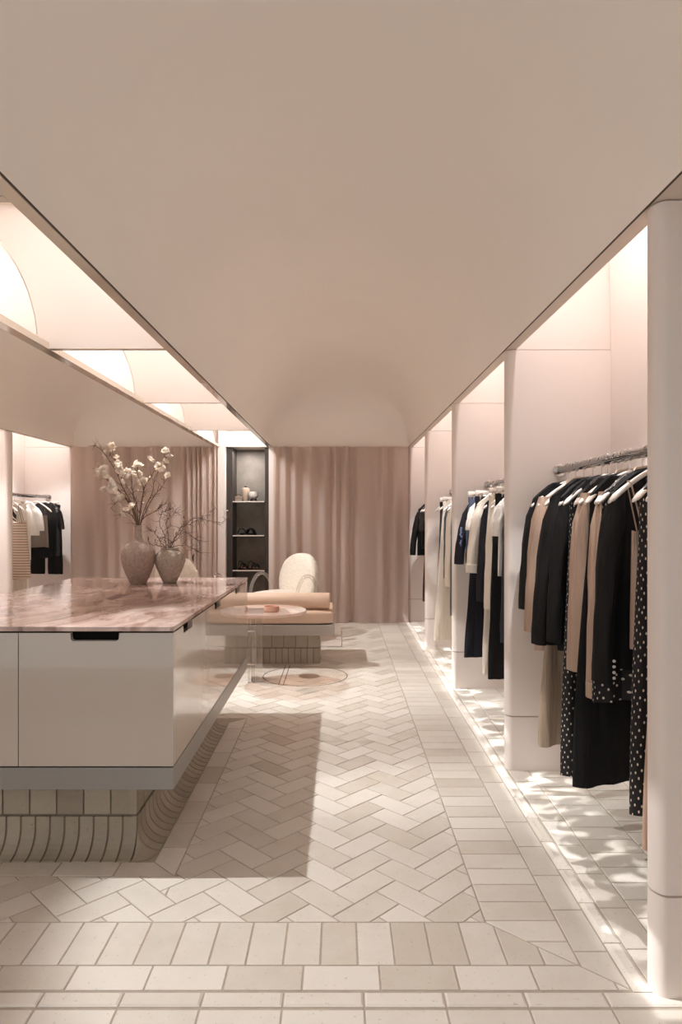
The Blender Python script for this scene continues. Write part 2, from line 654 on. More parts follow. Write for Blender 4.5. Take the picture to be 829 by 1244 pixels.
# ------------------------------------------------------------------ vaults and slot
def vault(xa, xb, y0, y1, endcove):
    bm = bmesh.new()
    nx = 56
    ys = []
    yv = y0
    while yv < y1 - 1.6:
        ys.append(yv)
        yv += 0.4
    m = 34
    for k in range(m + 1):
        ys.append(y1 - 1.6 * math.cos(PI / 2 * k / m) ** 1.6 if k < m else y1)
    c, hw = (xa + xb) / 2, (xb - xa) / 2
    rise = hw * 0.97

    def zz(t, yy):
        h = rise * math.sin(t)
        d = max(y1 - yy, 0)
        r = 1.25
        e = rise * 1.25 * (math.sqrt(max(0, 1 - (1 - min(d / r, 1)) ** 2)))
        if endcove and e < 1e-6:
            return 0.0
        if h < 1e-6:
            return 0.0
        if not endcove:
            return h
        p = 3.6
        return (h ** -p + e ** -p) ** (-1 / p)
    for off, inner in ((0.0, True), (0.03, False)):
        g = []
        for yy in ys:
            row = []
            for i in range(nx + 1):
                t = PI * i / nx
                row.append(bm.verts.new((c - (hw + off * 0) * math.cos(t), yy, ZC + zz(t, yy) + (off * math.sin(t)))))
            g.append(row)
        for a, b in zip(g, g[1:]):
            for i in range(nx):
                try:
                    bm.faces.new((a[i], b[i], b[i + 1], a[i + 1]))
                except ValueError:
                    pass
    return bm


struct('ceiling', vault(SLOT1, XR - 0.008, FRONT, YB, True), M['vault'], smooth=True)
struct('ceiling', vault(XL, SLOT0, FRONT, YB, True), M['vault'], smooth=True)
# roof over the void above the slot, and over the clothes bays
struct('ceiling', bx(XLB - 0.1, XRB + 0.1, FRONT, 9.25, 3.32, 3.4), M['soffit'])

# polished trims along both sides of the slot, flush strips painted dark as a shadow gap beside each vault
k = 1


def trim(b, m):
    global k
    struct('trim_%d' % k, b, m)
    k += 1


trim(bx(-0.925, -0.879, FRONT, YB, ZC - 0.004, ZC + 0.03), M['trimmetal'])
trim(bx(-1.590, -1.535, FRONT, YB, ZC - 0.004, ZC + 0.03), M['trimmetal'])
trim(bx(-0.878, -0.872, FRONT, YB, ZC - 0.001, ZC + 0.03), M['gap_shade'])
trim(bx(-1.597, -1.590, FRONT, YB, ZC - 0.001, ZC + 0.03), M['gap_shade'])
trim(bx(XR - 0.008, XR - 0.001, FRONT, YB, ZC - 0.001, ZC + 0.03), M['gap_shade'])
trim(bx(XL + 0.0, XL - 0.008, FRONT, YB, ZC - 0.001, ZC + 0.03), M['gap_shade'])
# fascia strip in front of the clothes bays
trim(bx(XR - 0.001, 0.937, 1.905, YB, ZC, ZC + 0.06), M['soffit'])
trim(bx(-3.47, XL - 0.008, FRONT, YB, ZC, ZC + 0.06), M['soffit'])
trim(bx(XR - 0.001, XRB + 0.1, FRONT, 1.905, ZC, ZC + 0.06), M['soffit'])


def arc_up(cx, hw, rise, side, n, zmax):
    pts = []
    for q in range(n + 1):
        t = PI / 2 * q / n
        x = cx + side * (hw + 0.004) * math.cos(t)
        z = ZC + (rise + 0.034) * math.sin(t)
        if z > zmax:
            break
        pts.append((x, z))
    return pts


for yy in (1.905, 3.62, 5.34, 7.05):
    cl, hl = (XL + SLOT0) / 2, (SLOT0 - XL) / 2
    cr, hr = (XR - 0.008 + SLOT1) / 2, (XR - 0.008 - SLOT1) / 2
    a = arc_up(cl, hl, hl * 0.97, 1, 40, 3.0)
    b = arc_up(cr, hr, hr * 0.97, -1, 40, 3.0)
    out = [(SLOT0 + 0.06, ZC)] + [(SLOT0 + 0.06, ZC + 0.031), (SLOT0 + 0.006, ZC + 0.031)] + [p for p in a if p[1] > ZC + 0.031] + list(reversed([p for p in b if p[1] > ZC + 0.031])) + [(SLOT1 - 0.006, ZC + 0.031), (SLOT1 - 0.052, ZC + 0.031), (SLOT1 - 0.052, ZC)]
    struct('wall_fin', prism(out, yy - 0.02, yy + 0.012), M['plaster'])
    struct('trim_%d' % k, bx(SLOT0 + 0.063, SLOT1 - 0.055, yy - 0.022, yy + 0.014, ZC - 0.003, ZC), M['trimmetal'])
    k += 1
# light shelf seen at the top of the first coffer
struct('wall_coffer', bx(-1.9, -0.5, 3.5, 3.6, 3.0, 3.06), M['soffit'])

# ------------------------------------------------------------------ side walls and partitions
NT_TOP = 3.1
struct('wall_right', bx(XRB, XRB + 0.1, FRONT, YB + 0.1, 0, 3.32), M['plaster'])
struct('wall_left', bx(XLB - 0.1, XLB, FRONT, YB + 0.1, 0, 3.32), M['plaster'])


def partition(side, yn, thick=0.09):
    """wall between two bays: bullnosed edge towards the room, joints at plinth and lintel height"""
    bm = bmesh.new()
    xf, xb = (XR, XRB) if side > 0 else (XL, XLB)
    s = 1 if side > 0 else -1

    def outline(e, full=False):
        r = thick / 2 - e
        pts = []
        for q in range(13):
            t = PI / 2 + PI * q / 12
            pts.append((xf + s * (0.035 + math.cos(t) * 0.035 * (r / (thick / 2)) + (0 if True else 0)), yn + thick / 2 + math.sin(t) * r))
        pts = [(xb + s * (-0.0005), yn + thick / 2 + r)] + pts + [(xb + s * (-0.0005), yn + thick / 2 - r)]
        return pts
    def slabs(z0, z1, e):
        o = outline(e)
        r0 = [bm.verts.new((p[0], p[1], z0)) for p in o]
        r1 = [bm.verts.new((p[0], p[1], z1)) for p in o]
        n = len(o)
        for i in range(n):
            j = (i + 1) % n
            bm.faces.new((r0[i], r0[j], r1[j], r1[i]))
        bm.faces.new(r1)
        bm.faces.new(r0)
    slabs(0.0, 0.283, 0.0)
    slabs(0.283, 0.290, 0.005)
    for f in list(bm.faces)[-17:]:
        f.material_index = 1
    slabs(0.290, ZC - 0.004, 0.0)
    return bm, outline


for i, yn in enumerate(BAYS):
    bm, ol = partition(1, yn)
    struct('wall_partition', bm, [M['plaster'], M['panel_joint']], smooth=True)
    # the wall carries on above the lintel, inside the light pocket
    struct('wall_pocket', bx(0.94, XRB - 0.001, yn + 0.004, yn + 0.086, ZC, 3.31), M['plaster'])
for i, yn in enumerate(BAYS[1:]):
    bm, ol = partition(-1, yn)
    struct('wall_partition', bm, [M['plaster'], M['panel_joint']], smooth=True)
    struct('wall_pocket', bx(XLB + 0.001, -3.475, yn + 0.004, yn + 0.086, ZC, 3.31), M['plaster'])
# horizontal joint on the back walls of the bays at lintel height (coved panel above)
for i in range(4):
    y0, y1 = BAYS[i] + 0.09, BAYS[i + 1]
    bm = bmesh.new()
    # coved top of the pocket: quarter round from back wall to roof
    pts = [(XRB, ZC + 0.004)]
    for q in range(9):
        t = PI / 2 * q / 8
        pts.append((XRB - 0.012 - 0.25 + 0.25 * math.cos(t), 2.85 + 0.25 * math.sin(t)))
    pts += [(1.0, 3.1), (1.0, 3.15), (XRB, 3.15)]
    struct('wall_cove', prism(pts, y0, y1), M['plaster'], smooth=True)
    if i >= 1:
        pl = [(XLB - (p[0] - XRB), p[1]) for p in pts]
        struct('wall_cove', prism(pl, y0, y1), M['plaster'], smooth=True)
# lintel band closing the front of the light pockets above the fascia
struct('wall_lintel', bx(0.89, 0.937, FRONT, YB, ZC + 0.06, 3.31), M['plaster'])
struct('wall_lintel', bx(-3.47, -3.42, FRONT, YB, ZC + 0.06, 3.31), M['plaster'])

# ------------------------------------------------------------------ back wall with display niche
struct('wall_back', bx(XLB - 0.1, -1.56, 8.83, 9.25, 0, 3.32), M['plaster'])
struct('wall_back', bx(-0.842, XRB + 0.1, 8.83, 9.25, 0, 3.32), M['plaster'])
struct('wall_back', bx(-1.56, -0.842, 8.76, 9.25, 2.24, 3.32), M['plaster'])
struct('wall_back', bx(-1.56, -0.842, 9.16, 9.25, 0, 2.24), M['concrete'])
trim(bx(-1.56, -1.462, 8.70, 9.16, 0, 2.235, bev=0.004), M['plaster'])
trim(bx(-0.906, -0.842, 8.70, 9.16, 0, 2.235, bev=0.004), M['plaster'])
trim(bx(-1.462, -1.385, 8.80, 9.16, 0, 2.235), M['darkframe'])
trim(bx(-0.965, -0.906, 8.80, 9.16, 0, 2.235), M['darkframe'])

# ------------------------------------------------------------------ floor fittings near the daybed
dc_, = (Vector((-0.262, 5.77, 0)),)
trim(lathe([(0, -0.003), (0.087, -0.003), (0.087, 0.0015), (0.08, 0.0025), (0, 0.0025)], 48, c=(dc_.x, dc_.y, 0)), M['brasscover'])
trim(lathe([(0.350, -0.003), (0.359, -0.003), (0.359, 0.0012), (0.350, 0.0012), (0.350, -0.003)], 72, c=(dc_.x - 0.03, dc_.y, 0)), M['joint'])
trim(bx(-0.456, -0.448, 5.46, 6.18, -0.003, 0.0012), M['joint'])
trim(bx(-0.494, -0.486, 5.46, 6.18, -0.003, 0.0012), M['joint'])

# ------------------------------------------------------------------ brick plinths
def plinth(x0, x1, y0, y1, htop, parent, R=0.09):
    """brick base with a coved foot; x0..y1 are its vertical faces"""
    bm = bmesh.new()
    tones = {}

    def cove(e):
        pts = [(-0.02, 0.0), (R - e, 0.0)]
        pts += [(R - R * math.sin(PI / 2 * q / 7) - e * 0, R - R * math.cos(PI / 2 * q / 7) + 0.004) for q in range(8)]
        pts += [(0.0, 0.139), (-0.02, 0.139)]
        return pts
    prof = cove(0)
    sides = [((x0, y0), (x1, y0), (0, -1)), ((x1, y0), (x1, y1), (1, 0)), ((x1, y1), (x0, y1), (0, 1)), ((x0, y1), (x0, y0), (-1, 0))]

    def brick(rings):
        before = set(bm.faces)
        loft(rings, bm)
        t = rnd.gauss(0.5, 0.11)
        for f in set(bm.faces) - before:
            tones[f] = t
    for a, b, nrm in sides:
        L = math.hypot(b[0] - a[0], b[1] - a[1])
        d = ((b[0] - a[0]) / L, (b[1] - a[1]) / L)
        n = max(1, round(L / 0.058))
        st = L / n
        for q in range(n):
            s0, s1 = q * st + 0.004, (q + 1) * st - 0.004
            brick([[(a[0] + d[0] * s + nrm[0] * u, a[1] + d[1] * s + nrm[1] * u, z) for u, z in prof] for s in (s0, s1)])
        n = max(1, round(L / 0.114))
        st = L / n
        for q in range(n):
            s0, s1 = q * st + 0.0035, (q + 1) * st - 0.0035
            sq = [(-0.03, 0.147), (-0.006, 0.147), (-0.004, 0.149), (-0.004, htop - 0.002), (-0.006, htop), (-0.03, htop)]
            brick([[(a[0] + d[0] * s + nrm[0] * u, a[1] + d[1] * s + nrm[1] * u, z) for u, z in sq] for s in (s0, s1)])
        # corner brick, turned through the quarter
        ang0 = math.atan2(nrm[1], nrm[0])
        rings = []
        for q in range(6):
            t = ang0 + (PI / 2) * q / 5
            if q == 0:
                t += 0.06
            if q == 5:
                t -= 0.06
            rings.append([(b[0] + math.cos(t) * max(u, 0.0015), b[1] + math.sin(t) * max(u, 0.0015), z) for u, z in [(0.0, 0.0)] + prof[1:-1]])
        if R > 0.02:
            brick(rings)
    lay = bm.loops.layers.float_color.new('tone')
    for f in bm.faces:
        t = tones.get(f, 0.5)
        for lp in f.loops:
            lp[lay] = (t, t, t, 1)
    box(bm, x0 + 0.010, x1 - 0.010, y0 + 0.010, y1 - 0.010, 0.0, htop, mi=1)
    for xa, xb in ((x0 + 0.001, x0 + 0.02), (x1 - 0.02, x1 - 0.001)):
        for ya, yb in ((y0 + 0.001, y0 + 0.02), (y1 - 0.02, y1 - 0.001)):
            box(bm, xa, xb, ya, yb, 0.0, 0.146, mi=1)
    # mortar bed behind the cove
    for a, b, nrm in sides:
        L = math.hypot(b[0] - a[0], b[1] - a[1])
        d = ((b[0] - a[0]) / L, (b[1] - a[1]) / L)
        pr = [(-0.02, 0.0), (R - 0.006, 0.0)] + [(R - R * math.sin(PI / 2 * q / 7) - 0.003, R - R * math.cos(PI / 2 * q / 7) - 0.001) for q in range(8)] + [(-0.003, 0.136), (-0.02, 0.136)]
        before = set(bm.faces)
        loft([[(a[0] + d[0] * s + nrm[0] * u, a[1] + d[1] * s + nrm[1] * u, z) for u, z in pr] for s in (0.006, L - 0.006)], bm)
        for f in set(bm.faces) - before:
            f.material_index = 1
    return obj('brick_plinth', bm, [M['plinth_brick'], M['plinth_grout']], parent, smooth=False)


# ------------------------------------------------------------------ island
IX0, IX1, IY0, IY1 = -1.775, -0.62, 2.54, 4.57
isl = thing('island_cabinet', 'glossy cream drawer island with grey base rail on a coved brick plinth', 'cabinet', (0, 0, 0))
plinth(-1.579, -0.816, 2.75, 4.36, 0.331, isl)
obj('base_rail', bx(IX0, IX1, IY0, IY1, 0.331, 0.413, bev=0.002), M['rail'], isl, smooth=False)
bm = bx(IX0 + 0.03, IX1 - 0.03, IY0 + 0.03, IY1 - 0.03, 0.413, 0.921)
obj('carcass', bm, M['gap_shade'], isl, smooth=False)  # painted dark as the shade between panels and slab


def panel_outline(a0, a1, notch):
    z0, z1, zn = 0.4185, 0.915, 0.884
    n0, n1 = notch
    r = 0.012
    if n0 > n1:
        n0, n1 = n1, n0
    o = [(a0, z0), (a1, z0), (a1, z1), (n1, z1), (n1, zn + r)]
    o += [(n1 - r + r * math.cos(t), zn + r + r * math.sin(t)) for t in (-PI / 8, -PI / 4, -3 * PI / 8)]
    o += [(n1 - r, zn), (n0 + r, zn)]
    o += [(n0 + r - r * math.sin(t), zn + r - r * math.cos(t)) for t in (PI / 8, PI / 4, 3 * PI / 8)]
    o += [(n0, zn + r), (n0, z1), (a0, z1)]
    return o


mid = (IX0 + IX1) / 2
for a0, a1, nt in ((mid + 0.0015, IX1, (-1.003, -0.822)), (IX0, mid - 0.0015, (-1.60, -1.42))):
    p = obj('front_panel', prism(panel_outline(a0, a1, nt), IY0, IY0 + 0.02, bev=0.001), M['lacquer'], isl, smooth=False)
    obj('pull_recess', bx(nt[0] - 0.002, nt[1] + 0.002, IY0 + 0.0205, IY0 + 0.029, 0.875, 0.92), M['black'], p, smooth=False)
seg = (IY1 - IY0) / 3
for q in range(3):
    y0 = IY0 + (0.0205 if q == 0 else q * seg + 0.001)
    y1 = IY0 + (q + 1) * seg - (0.001 if q < 2 else 0.0205)
    nt = (IY0 + q * seg + 0.165, IY0 + q * seg + 0.33)
    p = obj('drawer_front', prism(panel_outline(y0, y1, nt), IX1 - 0.02, IX1, axis='x', bev=0.0008), M['lacquer'], isl, smooth=False)
    obj('pull_recess', bx(IX1 - 0.029, IX1 - 0.0205, nt[0] - 0.002, nt[1] + 0.002, 0.875, 0.92), M['black'], p, smooth=False)
obj('back_panel', bx(IX0, IX1, IY1 - 0.02, IY1, 0.4185, 0.915), M['lacquer'], isl, smooth=False)
obj('end_panel', bx(IX0, IX0 + 0.02, IY0 + 0.0205, IY1 - 0.0205, 0.4185, 0.915), M['lacquer'], isl, smooth=False)
top = thing('stone_countertop', 'polished rose marble slab on top of the cream island', 'countertop', (mid, (IY0 + IY1) / 2, 0.921))
sb = bx((IX0 - IX1) / 2 - 0.002, (IX1 - IX0) / 2 + 0.002, (IY0 - IY1) / 2 - 0.002, (IY1 - IY0) / 2 + 0.002, 0.0, 0.018, bev=0.002)
obj('slab', sb, M['marble'], top, smooth=False)
gx, gy = -1.137 - mid, 3.47 - (IY0 + IY1) / 2
gr = obj('socket_cover', bx(gx - 0.028, gx + 0.028, gy - 0.10, gy + 0.10, 0.0181, 0.0195, bev=0.0005), mat('bronze_cover', (104, 74, 66), 0.35, metal=0.4), top, smooth=False)
ZT = 0.939

# ------------------------------------------------------------------ vases
VD = 4.15
PXM = VD / F


def vase(name, label, px, base_py, prof, m, d):
    p = P(px, base_py, d)
    t = thing(name, label, 'vase', (p.x, d, ZT + 0.0005))
    pr = [(r, z) for r, z in prof]
    # inner wall
    inner = [(max(r - 0.006, 0.004), z) for r, z in reversed(pr) if z > 0.02]
    full = [(0, 0)] + pr + inner + [(0, 0.025)]
    obj('body', lathe(full, 48), m, t)
    rr, zz = pr[-1]
    obj('rim', lathe([(rr - 0.006, zz - 0.001), (rr - 0.004, zz + 0.002), (rr, zz + 0.002), (rr + 0.0015, zz - 0.001), (rr, zz - 0.004)], 40), m, t)
    return t


u = PXM
tall = [(9 * u, 0), (10 * u, 0.006), (14.5 * u, 0.055), (18.5 * u, 0.11), (20.2 * u, 0.15), (20.4 * u, 0.178), (19 * u, 0.205), (15.5 * u, 0.23), (10 * u, 0.249), (6.2 * u, 0.262), (4.9 * u, 0.275), (4.4 * u, 0.30), (4.2 * u, 0.34), (4.8 * u, 0.352)]
tall = [(r, z) for r, z in tall]
vase('tall_vase', 'tall rough stone vase with narrow neck holding white blossom', 168, 708, tall, M['vase'], VD)
short = [(7.5 * u, 0), (8.4 * u, 0.005), (12.5 * u, 0.05), (16.5 * u, 0.095), (18.9 * u, 0.135), (18.8 * u, 0.155), (16.6 * u, 0.175), (13.2 * u, 0.192), (10.8 * u, 0.201), (10.1 * u, 0.207), (10.8 * u, 0.214)]
vase('squat_vase', 'squat round grey stone vase holding bare twisted twigs', 206.5, 707, short, M['vase2'], VD + 0.06)


def px_path(pts, sx, sy, sc, d0, d1):
    n = len(pts)
    return [P(sx + a / sc, sy + b / sc, d0 + (d1 - d0) * i / max(n - 1, 1)) for i, (a, b) in enumerate(pts)]


def twigs(bm, path, r0, num, ln, gnarl=0.5, up=0.5):
    n = len(path)
    for _ in range(num):
        i = rnd.randrange(int(n * 0.25), n - 1)
        p = path[i]
        t = (path[min(i + 1, n - 1)] - path[i - 1]).normalized()
        d = (t + Vector((rnd.gauss(0, 0.8), rnd.gauss(0, 0.6), rnd.gauss(up * 0.3, 0.6)))).normalized()
        pts = [p]
        q = p.copy()
        m = rnd.randint(3, 6)
        L = ln * rnd.uniform(0.4, 1.1)
        for s in range(m):
            d = (d + Vector((rnd.gauss(0, gnarl), rnd.gauss(0, gnarl), rnd.gauss(0.08, gnarl))) * 0.6).normalized()
            q = q + d * (L / m)
            pts.append(q.copy())
        pts = smooth_path(pts, 3)
        r = r0 * rnd.uniform(0.35, 0.6)
        tube(pts, [r * (1 - 0.75 * s / (len(pts) - 1)) for s in range(len(pts))], 5, bm)
        yield pts[-1]


def blossom_mesh(seed):
    r_ = random.Random(seed)
    bm = bmesh.new()
    for ring, (cnt, tilt, ln) in enumerate(((5, 0.55, 0.017), (5, 1.0, 0.02))):
        for q in range(cnt):
            a = 2 * PI * q / cnt + ring * 0.6 + r_.uniform(-0.15, 0.15)
            tl = tilt + r_.uniform(-0.2, 0.2)
            rot = Matrix.Rotation(a, 3, 'Z') @ Matrix.Rotation(tl, 3, 'Y')
            g = []
            for i in range(5):
                s = i / 4
                w = 0.0085 * math.sin(PI * (0.12 + 0.8 * s)) + 0.0006
                row = []
                for j in range(3):
                    v = (j - 1)
                    p = Vector((-0.004 * abs(v) * s + 0.004 * math.sin(s * 2.4), v * w, ln * s))
                    row.append(bm.verts.new(rot @ p))
                g.append(row)
            for a_, b_ in zip(g, g[1:]):
                for j in range(2):
                    bm.faces.new((a_[j], a_[j + 1], b_[j + 1], b_[j]))
    bmesh.ops.solidify(bm, geom=bm.faces[:], thickness=0.0007)
    return bm


bl_proto = []
for q in range(3):
    o = obj('blossom', blossom_mesh(q), M['petal'])
    bl_proto.append(o.data)
    bpy.data.objects.remove(o)

TS = (110, 535, 7.536)
tall_branches = [
    ('flowering branch in the tall vase whose bare tip reaches furthest left', [(415, 780), (385, 600), (300, 440), (240, 300), (150, 150), (90, 80), (25, 40)], -0.04,
     [(240, 290), (265, 235), (255, 215), (280, 285), (300, 325), (285, 385), (265, 260)], 10),
    ('blossom-heavy branch drooping to the left from the tall vase', [(412, 780), (370, 610), (270, 470), (200, 400), (150, 350), (110, 290), (65, 285)], -0.10,
     [(65, 285), (80, 310), (105, 275), (130, 255), (125, 305), (145, 345), (180, 375), (200, 415), (185, 450), (215, 475), (235, 470), (125, 455)], 8),
    ('forked upright branch at the middle of the tall vase with one large bloom', [(428, 780), (465, 560), (485, 440), (440, 340), (425, 230)], 0.0,
     [(430, 215), (420, 235), (440, 235), (445, 310)], 8),
    ('thick branch curving up right from the tall vase to a drooping bloom', [(432, 780), (470, 580), (495, 430), (550, 340), (595, 265), (635, 240)], -0.03,
     [(630, 235), (650, 250), (640, 265), (490, 375)], 9),
    ('tallest right-hand branch in the tall vase tipped by a round bloom', [(440, 780), (500, 620), (565, 480), (590, 340), (660, 220), (690, 110)], 0.05,
     [(690, 100), (700, 115), (685, 115), (722, 155), (545, 185), (685, 195)], 10),
    ('thin branch leaning out low to the right of the tall vase', [(445, 775), (500, 700), (590, 650), (640, 600), (700, 575)], -0.06, [], 8),
    ('slim branch in the tall vase ending in one small right-hand bud', [(445, 778), (520, 620), (590, 500), (650, 430), (712, 325)], 0.08, [(712, 322)], 7),
    ('short branch curling low to the left of the tall vase neck', [(408, 778), (380, 690), (310, 650), (270, 690)], -0.08, [(320, 640), (285, 685)], 6),
    ('middle-left branch in the tall vase with a sprawling blossom cluster', [(414, 778), (400, 560), (380, 420), (370, 310), (330, 285)], 0.07,
     [(320, 280), (345, 300), (365, 290), (375, 310), (395, 310), (355, 325), (310, 310), (325, 330), (440, 390), (480, 380)], 8),
    ('short left branch in the tall vase with blooms just above its neck', [(412, 778), (395, 640), (340, 540), (290, 520), (180, 628)], -0.05,
     [(290, 520), (310, 530), (248, 535), (265, 530), (380, 600), (385, 615)], 6),
    ('upright branch in the tall vase reaching the ceiling edge with topmost bloom', [(420, 778), (415, 560), (330, 420), (265, 300), (215, 160), (190, 50)], 0.06,
     [(185, 45), (195, 55), (205, 100), (150, 135), (240, 160)], 10),
]
vase_x = P(168, 640, VD).x
for lab, pts, dd, blooms, nt in tall_branches:
    path = px_path(pts, *TS, VD, VD + dd)
    # start inside the vase
    start = Vector((vase_x, VD, ZT + 0.22))
    path[0] = Vector((vase_x + (path[0].x - P(166, 638, VD).x) * 0.7, VD + dd * 0.08, ZT + 0.35))
    path = smooth_path([start] + path, 6)
    bm = bmesh.new()
    n = len(path)
    tube(path, [0.0038 * (1 - 0.75 * i / n) for i in range(n)], 6, bm)
    tips = list(twigs(bm, path, 0.0034, nt + 12, 0.08))
    root = path[0].copy()
    for v in bm.verts:
        v.co -= root
    t = thing('blossom_branch', lab, 'branch', root)
    obj('stem', bm, M['bark'], t)
    for bxp in blooms:
        p = P(TS[0] + bxp[0] / TS[2], TS[1] + bxp[1] / TS[2], VD + dd + rnd.uniform(-0.03, 0.03))
        b = bpy.data.objects.new('blossom', rnd.choice(bl_proto))
        COL.objects.link(b)
        b.parent = t
        b.location = p - root
        s = rnd.uniform(1.15, 1.65)
        b.scale = (s, s, s)
        b.rotation_euler = (rnd.uniform(-1.3, 1.3), rnd.uniform(-1.3, 1.3), rnd.uniform(0, 6))
    for tp in tips[:3]:
        b = bpy.data.objects.new('bud', bl_proto[0])
        COL.objects.link(b)
        b.parent = t
        b.location = tp - root
        b.scale = (0.4, 0.4, 0.4)
        b.rotation_euler = (rnd.uniform(-1, 1), rnd.uniform(-1, 1), 0)

SS = (180, 600, 7.895)
small_twigs = [
    ('longest bare twig sweeping far right from the squat vase', [(220, 530), (260, 430), (330, 340), (430, 240), (550, 250), (690, 275), (740, 250), (775, 215)], 0.0, 10),
    ('curly twig arching up left then over the squat vase', [(200, 530), (160, 400), (110, 300), (130, 190), (200, 150), (270, 115)], -0.04, 12),
    ('twig bending left over the shoulder of the tall vase', [(208, 530), (120, 460), (60, 370), (10, 340)], -0.07, 9),
    ('lowest left twig spreading level from the squat vase mouth', [(200, 528), (100, 500), (40, 490), (0, 450)], 0.05, 5),
    ('twig with a dark leaf dipping right above the boucle chair', [(230, 530), (290, 420), (360, 370), (450, 430), (555, 460)], 0.04, 8),
    ('lowest right twig drooping from the squat vase mouth', [(240, 525), (340, 490), (440, 530), (515, 570)], -0.05, 5),
    ('upright curly twig at the centre of the squat vase', [(220, 530), (190, 380), (180, 260), (240, 200), (270, 170)], 0.06, 14),
    ('twig rising right from the squat vase to a high forked tip', [(240, 525), (310, 330), (400, 290), (500, 240), (590, 180), (640, 130)], 0.08, 12),
]
sx = P(206.5, 700, VD + 0.06).x
for lab, pts, dd, nt in small_twigs:
    path = px_path(pts, *SS, VD + 0.06, VD + 0.06 + dd)
    path[0] = Vector((sx + (path[0].x - P(207, 667, VD).x) * 0.8, VD + 0.06 + dd * 0.1, ZT + 0.205))
    path = smooth_path([Vector((sx, VD + 0.06, ZT + 0.1))] + path, 6)
    for i in range(8, len(path)):
        path[i] = path[i] + Vector((rnd.gauss(0, 0.002), rnd.gauss(0, 0.003), rnd.gauss(0, 0.002)))
    bm = bmesh.new()
    n = len(path)
    tube(path, [0.0030 * (1 - 0.7 * i / n) for i in range(n)], 6, bm)
    tips = list(twigs(bm, path, 0.0030, nt * 2 + 6, 0.095, 0.9, 0.2))
    root = path[0].copy()
    for v in bm.verts:
        v.co -= root
    t = thing('bare_twig', lab, 'twig', root)
    obj('stem', bm, M['bark'], t)
    leaves = [P(180 + 430 / 7.895, 600 + 610 / 7.895, VD + 0.03)] if 'drooping' in lab else tips[:2]
    for tp in leaves:
        lb = bmesh.new()
        hh = 0.025 if 'drooping' in lab else 0.013
        bmesh.ops.create_uvsphere(lb, u_segments=8, v_segments=6, radius=1.0)
        for v in lb.verts:
            v.co = Vector((v.co.x * hh * 0.22 + 0.3 * hh * v.co.z ** 2, v.co.y * hh * 0.12, v.co.z * hh))
        o = obj('leaf', lb, M['leaf'], t)
        o.location = tp - root
        o.rotation_euler = (rnd.uniform(-0.5, 0.5), rnd.uniform(-0.5, 0.5), rnd.uniform(0, 3)) if 'drooping' not in lab else (0, 0.1, 0)
    if 'longest' in lab or 'high forked' in lab:
        b = bpy.data.objects.new('bud', bl_proto[1])
        COL.objects.link(b)
        b.parent = t
        b.location = (P(276, 621, VD + 0.06) if 'longest' in lab else P(222.5, 619.5, VD + 0.06)) - root
        b.scale = (0.5,) * 3

# ------------------------------------------------------------------ daybed
day = thing('daybed', 'low daybed with tan leather seat on grey stone slab and brick plinth', 'daybed', (0, 0, 0))
plinth(-1.5, -0.185, 6.25, 6.62, 0.29, day, 0.006)
obj('stone_slab', bx(-1.62, -0.047, 6.05, 6.80, 0.29, 0.382, bev=0.003), M['slab'], day, smooth=False)


def cushion(x0, x1, y0, y1, z0, z1, r):
    bm = bx(x0, x1, y0, y1, z0, z1)
    bmesh.ops.subdivide_edges(bm, edges=bm.edges[:], cuts=10, use_grid_fill=True)
    cx, cy, cz = (x0 + x1) / 2, (y0 + y1) / 2, (z0 + z1) / 2
    hx, hy, hz = (x1 - x0) / 2, (y1 - y0) / 2, (z1 - z0) / 2
    for v in bm.verts:
        # rounded box: pull onto an inner box plus radius
        q = Vector((v.co.x - cx, v.co.y - cy, v.co.z - cz))
        inner = Vector((max(-hx + r, min(hx - r, q.x)), max(-hy + r, min(hy - r, q.y)), max(-hz + r, min(hz - r, q.z))))
        d = q - inner
        if d.length > 1e-9:
            d = d.normalized() * r
            q = inner + d
        v.co = Vector((q.x + cx, q.y + cy, q.z + cz))
    return bm


obj('seat_cushion', cushion(-1.60, -0.06, 6.06, 6.78, 0.3825, 0.508, 0.035), M['leather'], day)
bol = thing('bolster_cushion', 'long tan leather bolster lying on the daybed seat', 'cushion', (-0.83, 6.18, 0.582))
bm = bmesh.new()
rings = []
for x_, r_ in [(-0.74, 0.02), (-0.742, 0.055), (-0.738, 0.069), (-0.728, 0.074)] + [(-0.72 + 1.44 * q / 20, 0.075) for q in range(21)] + [(0.728, 0.074), (0.738, 0.069), (0.742, 0.055), (0.74, 0.02)]:
    rings.append([(x_, r_ * math.cos(2 * PI * q / 28), r_ * math.sin(2 * PI * q / 28)) for q in range(28)])
loft(rings, bm)
obj('cover', bm, M['leather'], bol)
for sgn in (-1, 1):
    bm = bmesh.new()
    tube([(sgn * 0.735, 0.0715 * math.cos(2 * PI * q / 28), 0.0715 * math.sin(2 * PI * q / 28)) for q in range(29)], 0.0035, 6, bm, cap=False)
    obj('piping', bm, M['leather'], bol)

